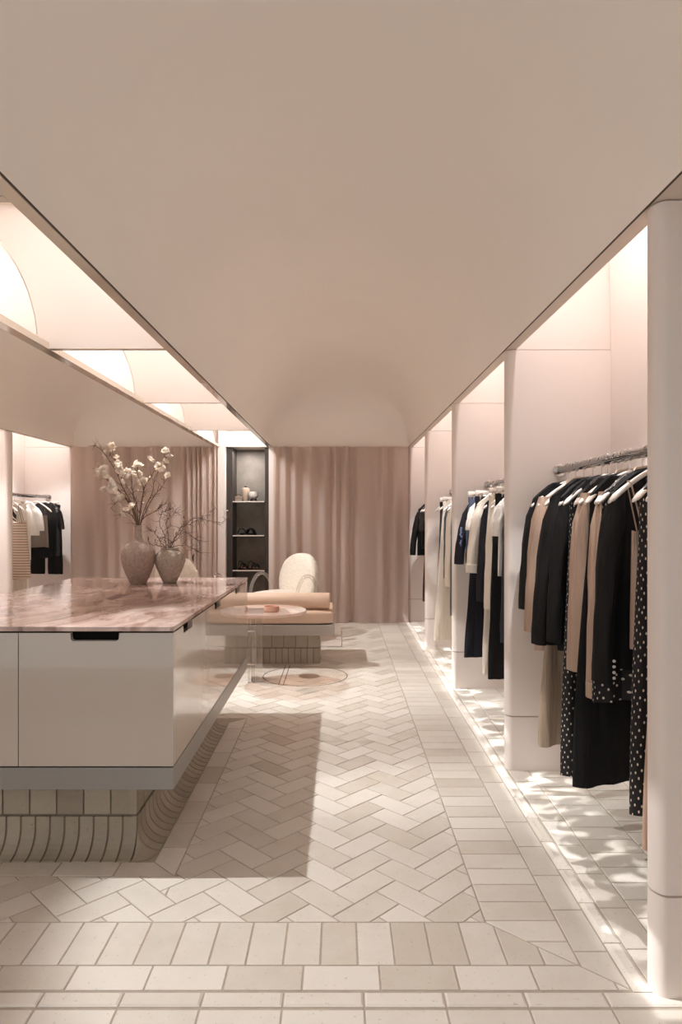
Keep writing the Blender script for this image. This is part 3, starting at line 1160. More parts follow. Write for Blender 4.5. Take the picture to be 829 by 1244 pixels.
# ------------------------------------------------------------------ acrylic side table and dish
tb = thing('side_table', 'round rose tinted acrylic side table in front of the daybed', 'table', (-0.60, 5.55, 0))
obj('tabletop', lathe([(0, 0.563), (0.322, 0.563), (0.33, 0.567), (0.33, 0.584), (0.326, 0.588), (0, 0.588)], 64), M['pinkglass'], tb)
for a, b in (((-0.13, -0.03), (-0.11, -0.03)), ):
    pass
obj('leg', bx(-0.145, -0.127, -0.02, 0.0, 0.0, 0.5625, bev=0.002), M['clear'], tb, smooth=False)
obj('leg', bx(-0.105, -0.087, -0.02, 0.0, 0.0, 0.5625, bev=0.002), M['clear'], tb, smooth=False)
obj('leg_panel', bx(-0.082, -0.03, -0.006, 0.006, 0.0, 0.5625, bev=0.002), M['clear'], tb, smooth=False)
obj('leg_panel', bx(-0.122, -0.110, 0.004, 0.2, 0.0, 0.5625, bev=0.002), M['clear'], tb, smooth=False)
for z_ in (0.15, 0.42, 0.53):
    o = obj('bolt', lathe([(0, -0.03), (0.008, -0.03), (0.008, 0.03), (0, 0.03)], 16), M['chrome'], tb)
    o.rotation_euler = (0, PI / 2, 0)
    o.location = (-0.116, -0.026, z_)
dish = lathe([(0, 0), (0.056, 0), (0.06, 0.004), (0.061, 0.04), (0.059, 0.044), (0.055, 0.044), (0.053, 0.04), (0.052, 0.012), (0, 0.012)], 40)
o = obj('trinket_dish', dish, M['clay'])
o.location = (-0.545, 5.45, 0.5885)
tag(o, 'small round rose clay dish on the acrylic side table', 'dish')

# ------------------------------------------------------------------ rug and chairs
rg = bx(-2.1, 0.02, 7.03, 8.2, 0.0015, 0.016, bev=0.005)
tag(obj('rug', rg, M['rug'], smooth=False), 'flat off-white rug under the boucle chairs behind the daybed', 'rug')


def chair(label, loc, rotz):
    """local: sitter faces -y"""
    t = thing('lounge_chair', label, 'chair', loc, rotz)
    # backrest: leaning oval pad
    bm = bmesh.new()
    bmesh.ops.create_uvsphere(bm, u_segments=48, v_segments=32, radius=1.0)
    r_ = random.Random(3)
    for v in bm.verts:
        x_, y_, z_ = v.co
        sx_ = 0.262 * math.copysign(abs(x_) ** 0.82, x_)
        sz_ = 0.30 * math.copysign(abs(z_) ** 0.85, z_)
        sy_ = 0.085 * math.copysign(abs(y_) ** 0.7, y_)
        n_ = 0.006 * math.sin(x_ * 37 + z_ * 11) * math.sin(z_ * 29 - y_ * 13) + r_.uniform(-0.003, 0.003)
        v.co = Vector((sx_ * (1 + n_ * 2), sy_ + n_ + 0.16 * (sz_ + 0.1) * 0.5 - 0.12 * (x_ * x_) * 0.4, sz_ * (1 + n_)))
    for v in bm.verts:
        v.co += Vector((0, 0.27, 0.625))
    obj('backrest', bm, M['boucle'], t)
    # seat pad
    bm = bmesh.new()
    bmesh.ops.create_uvsphere(bm, u_segments=40, v_segments=20, radius=1.0)
    for v in bm.verts:
        x_, y_, z_ = v.co
        v.co = Vector((0.30 * math.copysign(abs(x_) ** 0.6, x_), 0.29 * math.copysign(abs(y_) ** 0.6, y_) - 0.06, 0.45 + 0.09 * math.copysign(abs(z_) ** 0.6, z_)))
    obj('seat', bm, M['boucle'], t)
    for s in (-1, 1):
        pts = []
        for q in range(17):
            a = PI * q / 16
            pts.append((s * (0.335 + 0.0 * math.sin(a)), 0.0 - 0.17 * math.cos(a), 0.46 + 0.25 * math.sin(a)))
        pts = [(s * 0.335, -0.17, 0.0)] + pts + [(s * 0.335, 0.17, 0.0)]
        bm = bmesh.new()
        tube(pts, 0.018, 12, bm)
        obj('arm', bm, M['clear'], t)
    obj('base', cushion(-0.25, 0.25, -0.28, 0.22, 0.0, 0.36, 0.05), M['boucle'], t)
    return t


chair('cream boucle chair with clear arched arms showing right of the island', (-0.60, 7.30, 0.016), math.radians(-38))
chair('cream boucle chair whose rounded back shows behind the squat vase', (-1.62, 7.36, 0.016), math.radians(160))

# ------------------------------------------------------------------ curtains
def curtain(label, x0, x1, seed, folds):
    r_ = random.Random(seed)
    bm = bmesh.new()
    nx, nz = 150, 34
    ph = [r_.uniform(0, 6.28) for _ in range(6)]
    L = x1 - x0
    g = []
    for k_ in range(nz + 1):
        s = k_ / nz              # 0 top, 1 bottom
        z = 2.228 * (1 - s) + 0.004
        row = []
        for i in range(nx + 1):
            u_ = i / nx
            w = u_ + 0.012 * math.sin(6.28 * u_ * 2 + ph[0] + s * 1.2) * s
            a = 0.034 * (1 - 0.4 * s)
            yv = a * math.sin(6.28 * folds * w + ph[1] + 1.2 * math.sin(6.28 * w * 1.5 + ph[2])) + 0.016 * math.sin(6.28 * folds * 0.43 * w + ph[3]) * (0.5 + s)
            yv += 0.003 * math.sin(6.28 * folds * 2.1 * w + ph[4]) * (1 - s)
            if s > 0.9:
                b_ = (s - 0.9) / 0.1
                yv -= 0.05 * b_ * b_ * (0.6 + 0.4 * math.sin(6.28 * 2.2 * u_ + ph[5]))
            row.append(bm.verts.new((x0 + L * u_, 8.655 + max(-0.12, yv), z)))
        g.append(row)
    for a, b in zip(g, g[1:]):
        for i in range(nx):
            bm.faces.new((a[i], a[i + 1], b[i + 1], b[i]))
    bmesh.ops.solidify(bm, geom=bm.faces[:], thickness=0.004)
    return tag(obj('curtain', bm, M['curtain']), label, 'curtain')


curtain('dusty rose floor-length curtain directly right of the display niche', -0.838, 0.118, 1, 6)
curtain('dusty rose floor-length curtain beside the right-hand clothes bays', 0.126, 0.872, 2, 3.4)
curtain('dusty rose curtain behind the tall vase of white blossom', -3.40, -1.98, 3, 7)
curtain('dusty rose gathered curtain just left of the display niche', -1.972, -1.566, 4, 6)

# ------------------------------------------------------------------ display niche shelves and goods
shelf_labels = ['top glass shelf in the grey niche, under the white cup', 'middle glass shelf in the grey niche, under the black slides', 'lowest glass shelf in the grey niche, under the strappy sandals']
SH = [1.543, 1.103, 0.652]
for lab, z_ in zip(shelf_labels, SH):
    t = thing('glass_shelf', lab, 'shelf', (-1.18, 8.98, z_))
    obj('pane', bx(-0.204, 0.204, -0.16, 0.179, -0.012, 0.0, bev=0.002), M['shelfglass'], t, smooth=False)
    obj('edge_strip', bx(-0.204, 0.204, -0.166, -0.1605, -0.013, 0.001), M['hanger'], t, smooth=False)


def shoe_outline(L, w):
    pts = []
    for q in range(20):
        t_ = 2 * PI * q / 20
        yy = math.cos(t_)
        ww = w * (0.42 + 0.10 * yy - 0.08 * (1 - yy * yy))
        pts.append((math.sin(t_) * ww, yy * L / 2))
    return pts


def slide(label, x_, rz):
    t = thing('slide_shoe', label, 'shoe', (x_, 8.96, SH[1] + 0.0005), rz)
    obj('sole', prism(shoe_outline(0.24, 0.1), 0.0, 0.022, axis='z', bev=0.003), M['cfabric'], t)
    bm = bmesh.new()
    rings = []
    for q in range(13):
        a = PI * q / 12
        c_, s_ = math.cos(a), math.sin(a)
        rings.append([(c_ * ri, y_, 0.012 + s_ * ri * 1.35) for ri, y_ in ((0.047, -0.085), (0.058, -0.085), (0.058, 0.0), (0.047, 0.0))])
    loft(rings, bm)
    obj('strap', bm, M['cfabric'], t)


slide('left black slide shoe on the middle glass shelf', -1.285, 0.1)
slide('right black slide shoe on the middle glass shelf', -1.155, -0.25)


def sandal(label, x_, rz):
    t = thing('strappy_sandal', label, 'shoe', (x_, 8.95, SH[2] + 0.0005), rz)
    obj('sole', prism(shoe_outline(0.24, 0.095), 0.0, 0.02, axis='z', bev=0.003), M['maroon'], t)
    obj('insole', prism(shoe_outline(0.225, 0.082), 0.0201, 0.023, axis='z'), M['clay'], t)
    for yy, hh, tilt in ((-0.075, 0.05, 0.03), (-0.04, 0.062, -0.03), (0.0, 0.075, 0.03), (0.07, 0.095, 0.0)):
        bm = bmesh.new()
        pts = [(0.042 * math.cos(PI * q / 12), yy + tilt * math.cos(PI * q / 12), 0.012 + hh * math.sin(PI * q / 12)) for q in range(13)]
        tube(pts, 0.0055, 8, bm)
        obj('strap', bm, M['cfabric'], t)


sandal('left dark strappy sandal on the lowest glass shelf', -1.275, 0.5)
sandal('right dark strappy sandal on the lowest glass shelf', -1.13, 0.7)
t = thing('footed_cup', 'white round cup on small dark feet on the top glass shelf', 'cup', (-1.135, 8.95, SH[0] + 0.0005))
obj('bowl', lathe([(0, 0.035), (0.035, 0.038), (0.06, 0.06), (0.07, 0.09), (0.07, 0.125), (0.066, 0.125), (0.064, 0.09), (0.05, 0.06), (0, 0.045)], 40), M['white'], t)
for q in range(3):
    a = 2 * PI * q / 3 + 0.5
    bm = bmesh.new()
    tube([(0.02 * math.cos(a), 0.02 * math.sin(a), 0.045), (0.045 * math.cos(a), 0.045 * math.sin(a), 0.0)], [0.014, 0.012], 10, bm)
    obj('foot', bm, M['maroon'], t)
t = thing('lidded_jar', 'beige stoneware jar with dark stopper on the top glass shelf', 'jar', (-1.24, 8.99, SH[0] + 0.0005))
obj('body', lathe([(0, 0), (0.04, 0), (0.043, 0.005), (0.05, 0.12), (0.055, 0.15), (0.05, 0.172), (0.03, 0.18), (0, 0.18)], 36), M['beige'], t)
obj('stopper', lathe([(0, 0.1805), (0.016, 0.1805), (0.02, 0.19), (0.016, 0.2), (0, 0.2)], 20), M['maroon'], t)
t = thing('small_handbag', 'tiny beige box bag beside the jar on the top glass shelf', 'bag', (-1.325, 8.93, SH[0] + 0.0005))
obj('body', bx(-0.045, 0.045, -0.03, 0.03, 0, 0.065, bev=0.008), M['beige'], t)
obj('flap', bx(-0.046, 0.046, -0.034, -0.0305, 0.03, 0.066, bev=0.001), M['taupe'], t)
bm = bmesh.new()
tube([(0.03 * math.cos(PI * q / 12), 0, 0.063 + 0.03 * math.sin(PI * q / 12)) for q in range(13)], 0.004, 8, bm)
obj('handle', bm, M['maroon'], t)

# ------------------------------------------------------------------ clothes rails and hangers
RX, RZ = 1.166, 1.595
LX = -3.73
rail_labels = ['thick clear rail in the nearest right-hand bay holding black blazers', 'thick clear rail in the second right-hand bay, over cream blouses',
               'thick clear rail in the third right-hand bay, over white trousers', 'thick clear rail in the furthest right-hand bay, over the black blazer']


def rail(label, x, y0, y1):
    t = thing('clothes_rail', label, 'rail', (x, y0, RZ))
    L = y1 - y0
    bm = bmesh.new()
    tube([(0, 0.002, 0), (0, L * 0.5, 0), (0, L - 0.002, 0)], 0.0215, 24, bm)
    obj('rod', bm, M['rodclear'], t)
    for yy, s in ((0.001, 1), (L - 0.001, -1)):
        b2 = bmesh.new()
        tube([(0, yy, 0), (0, yy + s * 0.006, 0)], 0.034, 28, b2)
        tube([(0, yy + s * 0.006, 0), (0, yy + s * 0.03, 0)], 0.0255, 24, b2)
        obj('end_flange', b2, M['chrome'], t)


for i in range(4):
    rail(rail_labels[i], RX, BAYS[i] + 0.09, BAYS[i + 1])
rail('thick clear rail in the left bay over the striped sundress', LX, BAYS[3] + 0.09, BAYS[4])

NECK = RZ - 0.062     # hanger neck height
DROP = 0.135
HW = 0.205


def hook_bm():
    bm = bmesh.new()
    R = 0.0245
    pts = [(0, 0, -0.012), (0, 0, 0.02)]
    cz = 0.062
    for q in range(15):
        a = -PI / 2 + (PI * 1.45) * q / 14
        pts.append((R * math.cos(a), 0, cz + R * math.sin(a)))
    tube(pts, 0.0022, 6, bm)
    return bm


def shoulder_bar_bm():
    bm = bmesh.new()
    rings = []
    n = 24
    for q in range(n + 1):
        s = -1 + 2 * q / n
        a = abs(s)
        x = HW * s
        z = -DROP * (a ** 1.35) * 0.92 - 0.008
        hy = 0.005 + 0.012 * max(0, (a - 0.45) / 0.55) ** 1.2
        hz = 0.009 + 0.004 * a
        if a > 0.93:
            f = 1 - 0.55 * ((a - 0.93) / 0.07) ** 2
            hy *= f
            hz *= f
        rings.append([(x, hy * math.cos(2 * PI * j / 12) - 0.004 * a * a, z + hz * math.sin(2 * PI * j / 12)) for j in range(12)])
    loft(rings, bm)
    return bm


hk, sbm = hook_bm(), shoulder_bar_bm()
o1 = obj('hook', hk, M['chrome'])
o2 = obj('shoulder_bar', sbm, M['hanger'])
HOOK, BAR = o1.data, o2.data
bpy.data.objects.remove(o1)
bpy.data.objects.remove(o2)
bm = bx(-0.17, 0.17, -0.005, 0.005, -0.03, 0.0, bev=0.003)
o3 = obj('clip_bar', bm, M['hanger'])
CBAR = o3.data
bpy.data.objects.remove(o3)
bm = bx(-0.014, 0.014, -0.016, 0.016, -0.05, 0.0, bev=0.003)
o3 = obj('clip', bm, M['chrome'])
CLIP = o3.data
bpy.data.objects.remove(o3)


def child(name, data, parent, loc=(0, 0, 0)):
    o = bpy.data.objects.new(name, data)
    COL.objects.link(o)
    o.parent = parent
    o.location = loc
    return o


def hanger(label, x, y, yaw, clips=False, s=1.0):
    t = thing('clothes_hanger', label, 'hanger', (x, y, NECK), yaw, 'white hangers on the clothes rails')
    if clips:
        t.name = 'clip_hanger'
        child('clip_bar', CBAR, t)
        child('hook', HOOK, t)
        for sx_ in (-0.13, 0.13):
            child('clip', CLIP, t, (sx_, 0, -0.02))
    else:
        b = child('shoulder_bar', BAR, t)
        child('hook', HOOK, t)
    return t


# ------------------------------------------------------------------ garments (local origin = hanger neck, x across, z up)
def sm(t):
    t = max(0, min(1, t))
    return t * t * (3 - 2 * t)


def torso(L, w0, w1, z0=0.0, drop=DROP, t=0.03, folds=3.0, amp=0.008, seed=0, wm=None, skew=0.0, neckw=0.0):
    r_ = random.Random(seed)
    ph = r_.uniform(0, 6.28)
    ph2 = r_.uniform(0, 6.28)
    rings = []
    nv, nu = 18, 44
    for v in range(nv + 1):
        s = v / nv
        if wm is None:
            w = w0 + (w1 - w0) * sm(s)
        else:
            w = (w0 + (wm - w0) * sm(s / 0.4)) if s < 0.4 else (wm + (w1 - wm) * sm((s - 0.4) / 0.6))
        th = t * (0.62 + 0.38 * sm(s * 3))
        row = []
        for i in range(nu):
            a = 2 * PI * i / nu
            c_, s_ = math.cos(a), math.sin(a)
            x = w * math.copysign(abs(c_) ** 0.75, c_)
            y = th * math.copysign(abs(s_) ** 0.8, s_)
            y += amp * (0.35 + 0.65 * s) * math.sin(folds * PI * x / max(w0, 0.05) + ph + 0.6 * s) + 0.4 * amp * math.sin(folds * 2.3 * x / max(w0, 0.05) + ph2 - 2.0 * s)
            z = z0 - s * L - drop * (abs(x) / max(w0, 0.01)) ** 1.3 * (1 - sm(s / 0.45))
            if neckw and abs(x) < neckw:
                z -= (0.06 if s_ < 0 else 0.03) * (1 - (x / neckw) ** 2) * max(0, 1 - s * 6)
            if v == nv:
                z += 0.006 * math.sin(3.1 * x / w0 + ph)
            row.append((x + skew * s, y, z))
        rings.append(row)
    bm = bmesh.new()
    loft(rings, bm)
    uv = bm.loops.layers.uv.new('UVMap')
    bm.verts.ensure_lookup_table()
    bm.verts.index_update()
    per = 4.4 * max(w0, w1) / nu
    for f in bm.faces:
        ii = [lp.vert.index % nu for lp in f.loops]
        wrap = max(ii) == nu - 1 and min(ii) == 0 and len(ii) == 4
        for lp in f.loops:
            q = lp.vert.index % nu
            if wrap and q == 0:
                q = nu
            lp[uv].uv = (q * per, lp.vert.co.z)
    return bm


def sleeve(side, w0, Ls, out=0.03, r0=0.058, r1=0.045, fwd=-0.01, drop=DROP):
    pts, rad = [], []
    n = 12
    for q in range(n + 1):
        s = q / n
        x = side * (w0 - 0.035 + (out + 0.02) * math.sin(s * PI / 2) )
        z = -drop * 0.66 - s * Ls
        pts.append((x, fwd * s + 0.004 * math.sin(7 * s), z))
        rad.append((r0 + (r1 - r0) * s) * (0.55 + 0.45 * sm(s * 5)))
    bm = bmesh.new()
    rings = []
    for p, r in zip(pts, rad):
        row = []
        f = (p[2] + drop * 0.72) / -max(Ls, 0.01)
        for j in range(24):
            a = 2 * PI * j / 24
            q = r * (1 + 0.13 * math.sin(3 * a + 40 * w0 + side) * sm(f * 2) + 0.05 * math.sin(5 * a + 9 * f) + 0.03 * math.sin(23 * f + 2 * a))
            row.append((p[0] + q * 0.72 * math.cos(a), p[1] + q * 0.85 * math.sin(a), p[2]))
        rings.append(row)
    loft(rings, bm)
    return bm


def lapels(w0):
    bm = bmesh.new()
    for s in (-1, 1):
        prism([(s * 0.075, -0.05), (s * 0.03, -0.012), (s * 0.012, -0.25), (s * 0.02, -0.28), (s * 0.085, -0.13), (s * 0.07, -0.115)], -0.036, -0.028, bm=bm)
    return bm


def top_garment(name, label, cat, x, y, yaw, m, hem, w0=0.2, w1=None, sl=None, slm=None, hang=True, parts=(), amp=0.011, folds=4.0, t=0.026, seed=None, out=0.03, wm=None, drop=DROP, neck=None, hlabel=None):
    """hem and sleeve ends are given as heights above the floor"""
    t0 = thing(name, label, cat, (x, y, NECK), yaw)
    seed = seed if seed is not None else int(y * 1000)
    L = NECK - hem
    if neck is None:
        neck = 0.032 if m in (M['cfabric'], M['navy'], M['polka'], M['white'], M['cream'], M['csatin']) else -0.006
    obj('body', torso(L + neck, w0, w1 or w0 * 1.05, neck, drop, t, folds, amp, seed, wm, 0.0, 0.085), m, t0)
    if sl is not None:
        Ls = NECK - sl - drop * 0.72
        for s in (-1, 1):
            o = obj('sleeve', sleeve(s, w0, Ls, out), slm or m, t0)
            if 'cuff' in parts:
                e = sleeve(s, w0, Ls, out)
                zs = [v.co.z for v in e.verts]
                zm = min(zs)
                cx_ = sum(v.co.x for v in e.verts if v.co.z < zm + 0.001) / 24
                e.free()
                c = lathe([(0.036, -0.03), (0.05, -0.028), (0.05, 0.028), (0.036, 0.03)], 20)
                for v in c.verts:
                    v.co = Vector((v.co.x * 0.8 + cx_, v.co.y * 0.95 - 0.01, v.co.z + zm + 0.02))
                obj('cuff', c, m, o)
            if 'buttons' in parts and s < 0:
                zb = NECK - sl
                for q in range(4):
                    b = lathe([(0, -0.003), (0.005, -0.003), (0.006, 0), (0.005, 0.003), (0, 0.003)], 10)
                    for v in b.verts:
                        v.co = Vector((v.co.x - (w0 + out - 0.015) + 0.012, v.co.z - 0.052 + 0.0, v.co.y - zb + 0.03 + 0.02 * q))
                    obj('button', b, M['hanger'], o)
    if 'lapel' in parts:
        obj('lapel', lapels(w0), m, t0, smooth=False)
    if 'collar' in parts:
        bm = bmesh.new()
        for s in (-1, 1):
            prism([(0, 0.012), (s * 0.05, 0.004), (s * 0.085, -0.045), (s * 0.06, -0.085), (s * 0.02, -0.04)], -0.034, -0.026, bm=bm)
        obj('collar', bm, M['beige'] if m is M['tan'] else m, t0, smooth=False)
    if hang:
        hanger(hlabel or (' '.join(('white hanger holding the ' + label).split()[:16])), x, y, yaw)
    return t0


def strap_garment(name, label, cat, x, y, yaw, m, top, hem, w0=0.16, w1=0.2, strap=0.06, hang=True, amp=0.008, folds=3, hlabel=None, t=0.025, ms=None):
    t0 = thing(name, label, cat, (x, y, NECK), yaw)
    zt = top - NECK
    obj('body', torso(top - hem, w0, w1, zt, -0.03, t, folds, amp, int(y * 1000)), m, t0)
    for s in (-1, 1):
        for dy in (-1, 1):
            bm = bmesh.new()
            xa = s * 0.13
            za = -DROP * (0.13 / HW) ** 1.35 * 0.92 + 0.004
            tube([(xa, dy * 0.002, za + 0.003), (xa - s * 0.004, dy * 0.012, za - 0.01), (s * (w0 - 0.035), dy * 0.018, zt + 0.01)], 0.0028, 6, bm)
            obj('strap', bm, ms or m, t0)
    if hang:
        hanger(hlabel or (' '.join(('white hanger holding the ' + label).split()[:16])), x, y, yaw)
    return t0


def skirt(name, label, cat, x, y, yaw, m, hem, w0=0.16, w1=0.22, top=NECK - 0.045, amp=0.012, folds=4, hang=True, t=0.03, hlabel=None, band=True):
    t0 = thing(name, label, cat, (x, y, NECK), yaw)
    zt = top - NECK
    obj('body', torso(top - hem, w0, w1, zt, 0.0, t, folds, amp, int(y * 1000)), m, t0)
    if band:
        obj('waistband', torso(0.035, w0 + 0.004, w0 + 0.004, zt + 0.004, 0.0, t * 0.55 + 0.004, 1, 0.0, 1), m, t0)
    if hang:
        hanger(hlabel or (' '.join(('white clip hanger holding the ' + label).split()[:16])), x, y, yaw, True)
    return t0


def trousers(name, label, cat, x, y, yaw, m, hem, w0=0.17, leg=0.085, spread=0.1, top=NECK - 0.045, crotch=0.3, hang=True, hlabel=None, t=0.03):
    t0 = thing(name, label, cat, (x, y, NECK), yaw)
    zt = top - NECK
    obj('seat', torso(crotch, w0, w0 + 0.02, zt, 0.0, t, 2, 0.004, int(y * 1000)), m, t0)
    obj('waistband', torso(0.035, w0 + 0.004, w0 + 0.004, zt + 0.004, 0.0, t * 0.55 + 0.004, 1, 0.0, 1), m, t0)
    for s in (-1, 1):
        rings = []
        n = 12
        L = (top - hem) - crotch + 0.04
        for q in range(n + 1):
            f = q / n
            w = (w0 + 0.02) / 2 + (leg - (w0 + 0.02) / 2) * f
            cx_ = s * ((w0 + 0.02) / 2 + (spread - (w0 + 0.02) / 2) * f)
            rings.append([(cx_ + w * math.copysign(abs(math.cos(2 * PI * j / 24)) ** 0.7, math.cos(2 * PI * j / 24)), (t - 0.002) * math.sin(2 * PI * j / 24) + 0.006 * f * math.sin(14 * f + s + 9 * math.cos(2 * PI * j / 24)), zt - crotch + 0.04 - L * f) for j in range(24)])
        obj('leg', loft(rings), m, t0)
    if hang:
        hanger(hlabel or (' '.join(('white clip hanger holding the ' + label).split()[:16])), x, y, yaw, True)
    return t0


YAW = math.radians(12)


def yw(a=0.06):
    return YAW + rnd.uniform(-a, a)


# nearest bay on the right
top_garment('blouse', 'tan blouse cut off by the nearest pillar', 'blouse', RX, 2.10, yw(), M['rose'], 0.75, sl=0.70, w0=0.185)
strap_garment('slip_dress', 'long pale rose dress with lowest hem by the front pillar', 'dress', RX, 2.19, yw(), M['rose'], 1.3, 0.305, 0.17, 0.22)
top_garment('maxi_dress', 'long black polka dot dress nearest the front pillar', 'dress', RX + 0.005, 2.29, yw(), M['polka'], 0.36, w0=0.18, w1=0.212, amp=0.009, folds=4)
strap_garment('camisole', 'beige satin camisole with thin straps beside the long polka dot dress', 'top', RX - 0.035, 2.395, yw(), M['tan'], 1.27, 0.88, 0.115, 0.115)
top_garment('blazer', 'nearest black blazer with pale cuff buttons in front of beige satin', 'blazer', RX, 2.50, yw(), M['cfabric'], 0.80, sl=0.75, w0=0.2, w1=0.215, parts=('lapel', 'buttons'), out=0.045, t=0.036)
top_garment('blouse', 'black polka dot tunic whose hem shows under the nearest black blazer', 'blouse', RX, 2.578, yw(), M['polka'], 0.66, w0=0.185, w1=0.225, amp=0.012, folds=4)
top_garment('maxi_dress', 'long plain black dress in the middle of the nearest bay', 'dress', RX - 0.01, 2.722, yw(), M['cfabric'], 0.30, w0=0.185, w1=0.255, amp=0.009, folds=3)
top_garment('blouse', 'beige satin blouse with long shiny sleeves between black garments', 'blouse', RX, 2.798, yw(), M['tan'], 0.80, sl=0.72, w0=0.2, parts=('collar',), out=0.03, amp=0.012)
top_garment('shirt', 'second beige satin shirt tucked behind the nearest black blazer', 'shirt', RX + 0.01, 2.648, yw(), M['tan'], 0.78, sl=0.66, w0=0.195, parts=('collar', 'cuff'), out=0.02, amp=0.01)
top_garment('blouse', 'sleeveless black top just behind the beige satin blouse', 'blouse', RX, 2.872, yw(), M['csatin'], 0.82, w0=0.19, w1=0.21)
top_garment('maxi_dress', 'black polka dot dress just behind the long plain black dress', 'dress', RX - 0.01, 2.945, yw(), M['polka'], 0.24, w0=0.18, w1=0.215, amp=0.009)
top_garment('blazer', 'middle black blazer without buttons beside the far black blazer', 'blazer', RX, 3.035, yw(), M['cfabric'], 0.76, sl=0.79, w0=0.2, parts=('lapel',), out=0.04, t=0.034)
top_garment('blazer', 'far black blazer with wide hanging sleeve in front of tan jacket', 'blazer', RX, 3.14, yw(), M['cfabric'], 0.77, sl=0.765, w0=0.215, w1=0.26, parts=('lapel',), out=0.07, t=0.034)
strap_garment('slip_dress', 'long taupe satin slip dress hanging below the far black blazer', 'dress', RX, 3.26, yw(), M['taupe'], 1.3, 0.27, 0.17, 0.235, amp=0.012)
top_garment('jacket', 'tan satin jacket with pale collar near the second pillar', 'jacket', RX, 3.37, yw(), M['tan'], 0.70, sl=0.78, w0=0.205, parts=('collar',), out=0.045)
top_garment('blouse', 'black long-sleeved blouse hanging against the second pillar', 'blouse', RX, 3.485, yw(0.02), M['cfabric'], 0.95, sl=0.875, w0=0.2, out=0.05)

# second bay
top_garment('shirt', 'navy shirt with blue printed sleeve against the third pillar', 'shirt', RX, 5.21, yw(0.02), M['navy'], 1.0, sl=0.98, w0=0.205, out=0.085)
pr = [o for o in S.objects if o.name.startswith('shirt') and o.get('label', '').startswith('navy')][0]
bm = bmesh.new()
for q in range(9):
    a, b = rnd.uniform(-0.285, -0.262), -0.40 + q * 0.016
    lathe([(0, 0), (0.009, 0.001), (0.008, 0.003), (0, 0.003)], 8, bm, c=(0, 0, 0))
    vs = bm.verts[-26:] if False else list(bm.verts)[-(8 * 2 + 2):]
    for v in vs:
        c_ = v.co.copy()
        v.co = Vector((a + c_.x, -0.05 - c_.z, b + c_.y))
obj('sleeve_print', bm, M['printed'], pr)
trousers('shorts', 'mid blue denim shorts hanging in the second bay', 'shorts', RX - 0.045, 5.10, yw(), M['denim'], 1.08, 0.165, 0.09, 0.1, crotch=0.26)
top_garment('tee', 'white short-sleeved tee in front of the denim shorts', 'tee', RX, 5.0, yw(), M['white'], 1.21, sl=1.24, w0=0.2, out=0.04)
trousers('trousers', 'black wide trousers behind the cream shirt in the second bay', 'trousers', RX - 0.03, 4.92, yw(), M['navy'], 0.345, 0.17, 0.13, 0.13)
top_garment('shirt', 'cream shirt with rolled cuffs in the second bay', 'shirt', RX, 4.83, yw(), M['cream'], 0.95, sl=0.955, w0=0.205, parts=('cuff', 'collar'), out=0.055)
top_garment('blouse', 'black long blouse between the two cream tops', 'blouse', RX, 4.62, yw(), M['navy'], 0.75, sl=0.77, w0=0.195, out=0.035)
trousers('trousers', 'cream wide trousers below the long cream blouse', 'trousers', RX - 0.02, 4.52, yw(), M['cream'], 0.32, 0.17, 0.1, 0.12)
top_garment('blouse', 'cream blouse with long straight sleeves beside the black blouse', 'blouse', RX, 4.42, yw(), M['cream'], 0.80, sl=0.75, w0=0.2, out=0.03)
trousers('trousers', 'black trousers beside the jeans in the second bay', 'trousers', RX - 0.02, 4.31, yw(), M['cfabric'], 0.335, 0.175, 0.105, 0.125)
top_garment('tee', 'white tee half hidden behind the second pillar', 'tee', RX, 4.20, yw(), M['white'], 0.98, sl=1.22, w0=0.195, out=0.03)
trousers('jeans', 'dark blue jeans half hidden behind the second pillar', 'jeans', RX - 0.01, 4.10, yw(), M['ddenim'], 0.6, 0.17, 0.095, 0.115)

# third bay
strap_garment('pinafore_dress', 'charcoal denim dress in the third bay', 'dress', RX, 6.72, yw(), M['ddenim'], 1.42, 0.72, 0.18, 0.2)
skirt('skirt', 'black skirt on a clip hanger behind the charcoal denim dress', 'skirt', RX, 6.84, yw(), M['cfabric'], 0.69, 0.17, 0.19)
trousers('trousers', 'white wide-legged trousers in the third bay', 'trousers', RX - 0.01, 6.55, yw(), M['cream'], 0.17, 0.17, 0.135, 0.13)
top_garment('jacket', 'washed blue denim jacket in the third bay', 'jacket', RX, 6.42, yw(), M['wdenim'], 0.78, sl=0.76, w0=0.18, out=0.0)
top_garment('blouse', 'cream blouse at the front of the third bay', 'blouse', RX, 6.20, yw(), M['cream'], 0.75, sl=0.71, w0=0.19, out=0.015)
trousers('jeans', 'faded blue jeans under the cream blouse in the third bay', 'jeans', RX, 6.08, yw(), M['wdenim'], 0.47, 0.165, 0.09, 0.105)
hanger('empty white hanger against the pillar in the third bay', RX, 6.93, YAW)

# fourth bay
top_garment('blazer', 'black blazer alone against the end wall of the furthest bay', 'blazer', RX, 8.5, yw(0.02), M['cfabric'], 0.86, sl=0.86, w0=0.2, parts=('lapel',), out=0.085)
top_garment('tee', 'black tee in front of the blazer in the furthest bay', 'tee', RX, 8.25, yw(), M['csatin'], 0.95, sl=1.16, w0=0.185, out=0.015)
strap_garment('slip_dress', 'long dark brown dress in the furthest bay', 'dress', RX, 8.05, yw(), M['maroon'], 1.3, 0.35, 0.165, 0.2)
top_garment('maxi_dress', 'cream dress with dark animal print in the furthest bay', 'dress', RX, 7.83, yw(), M['leopard'], 0.36, w0=0.19, w1=0.2)

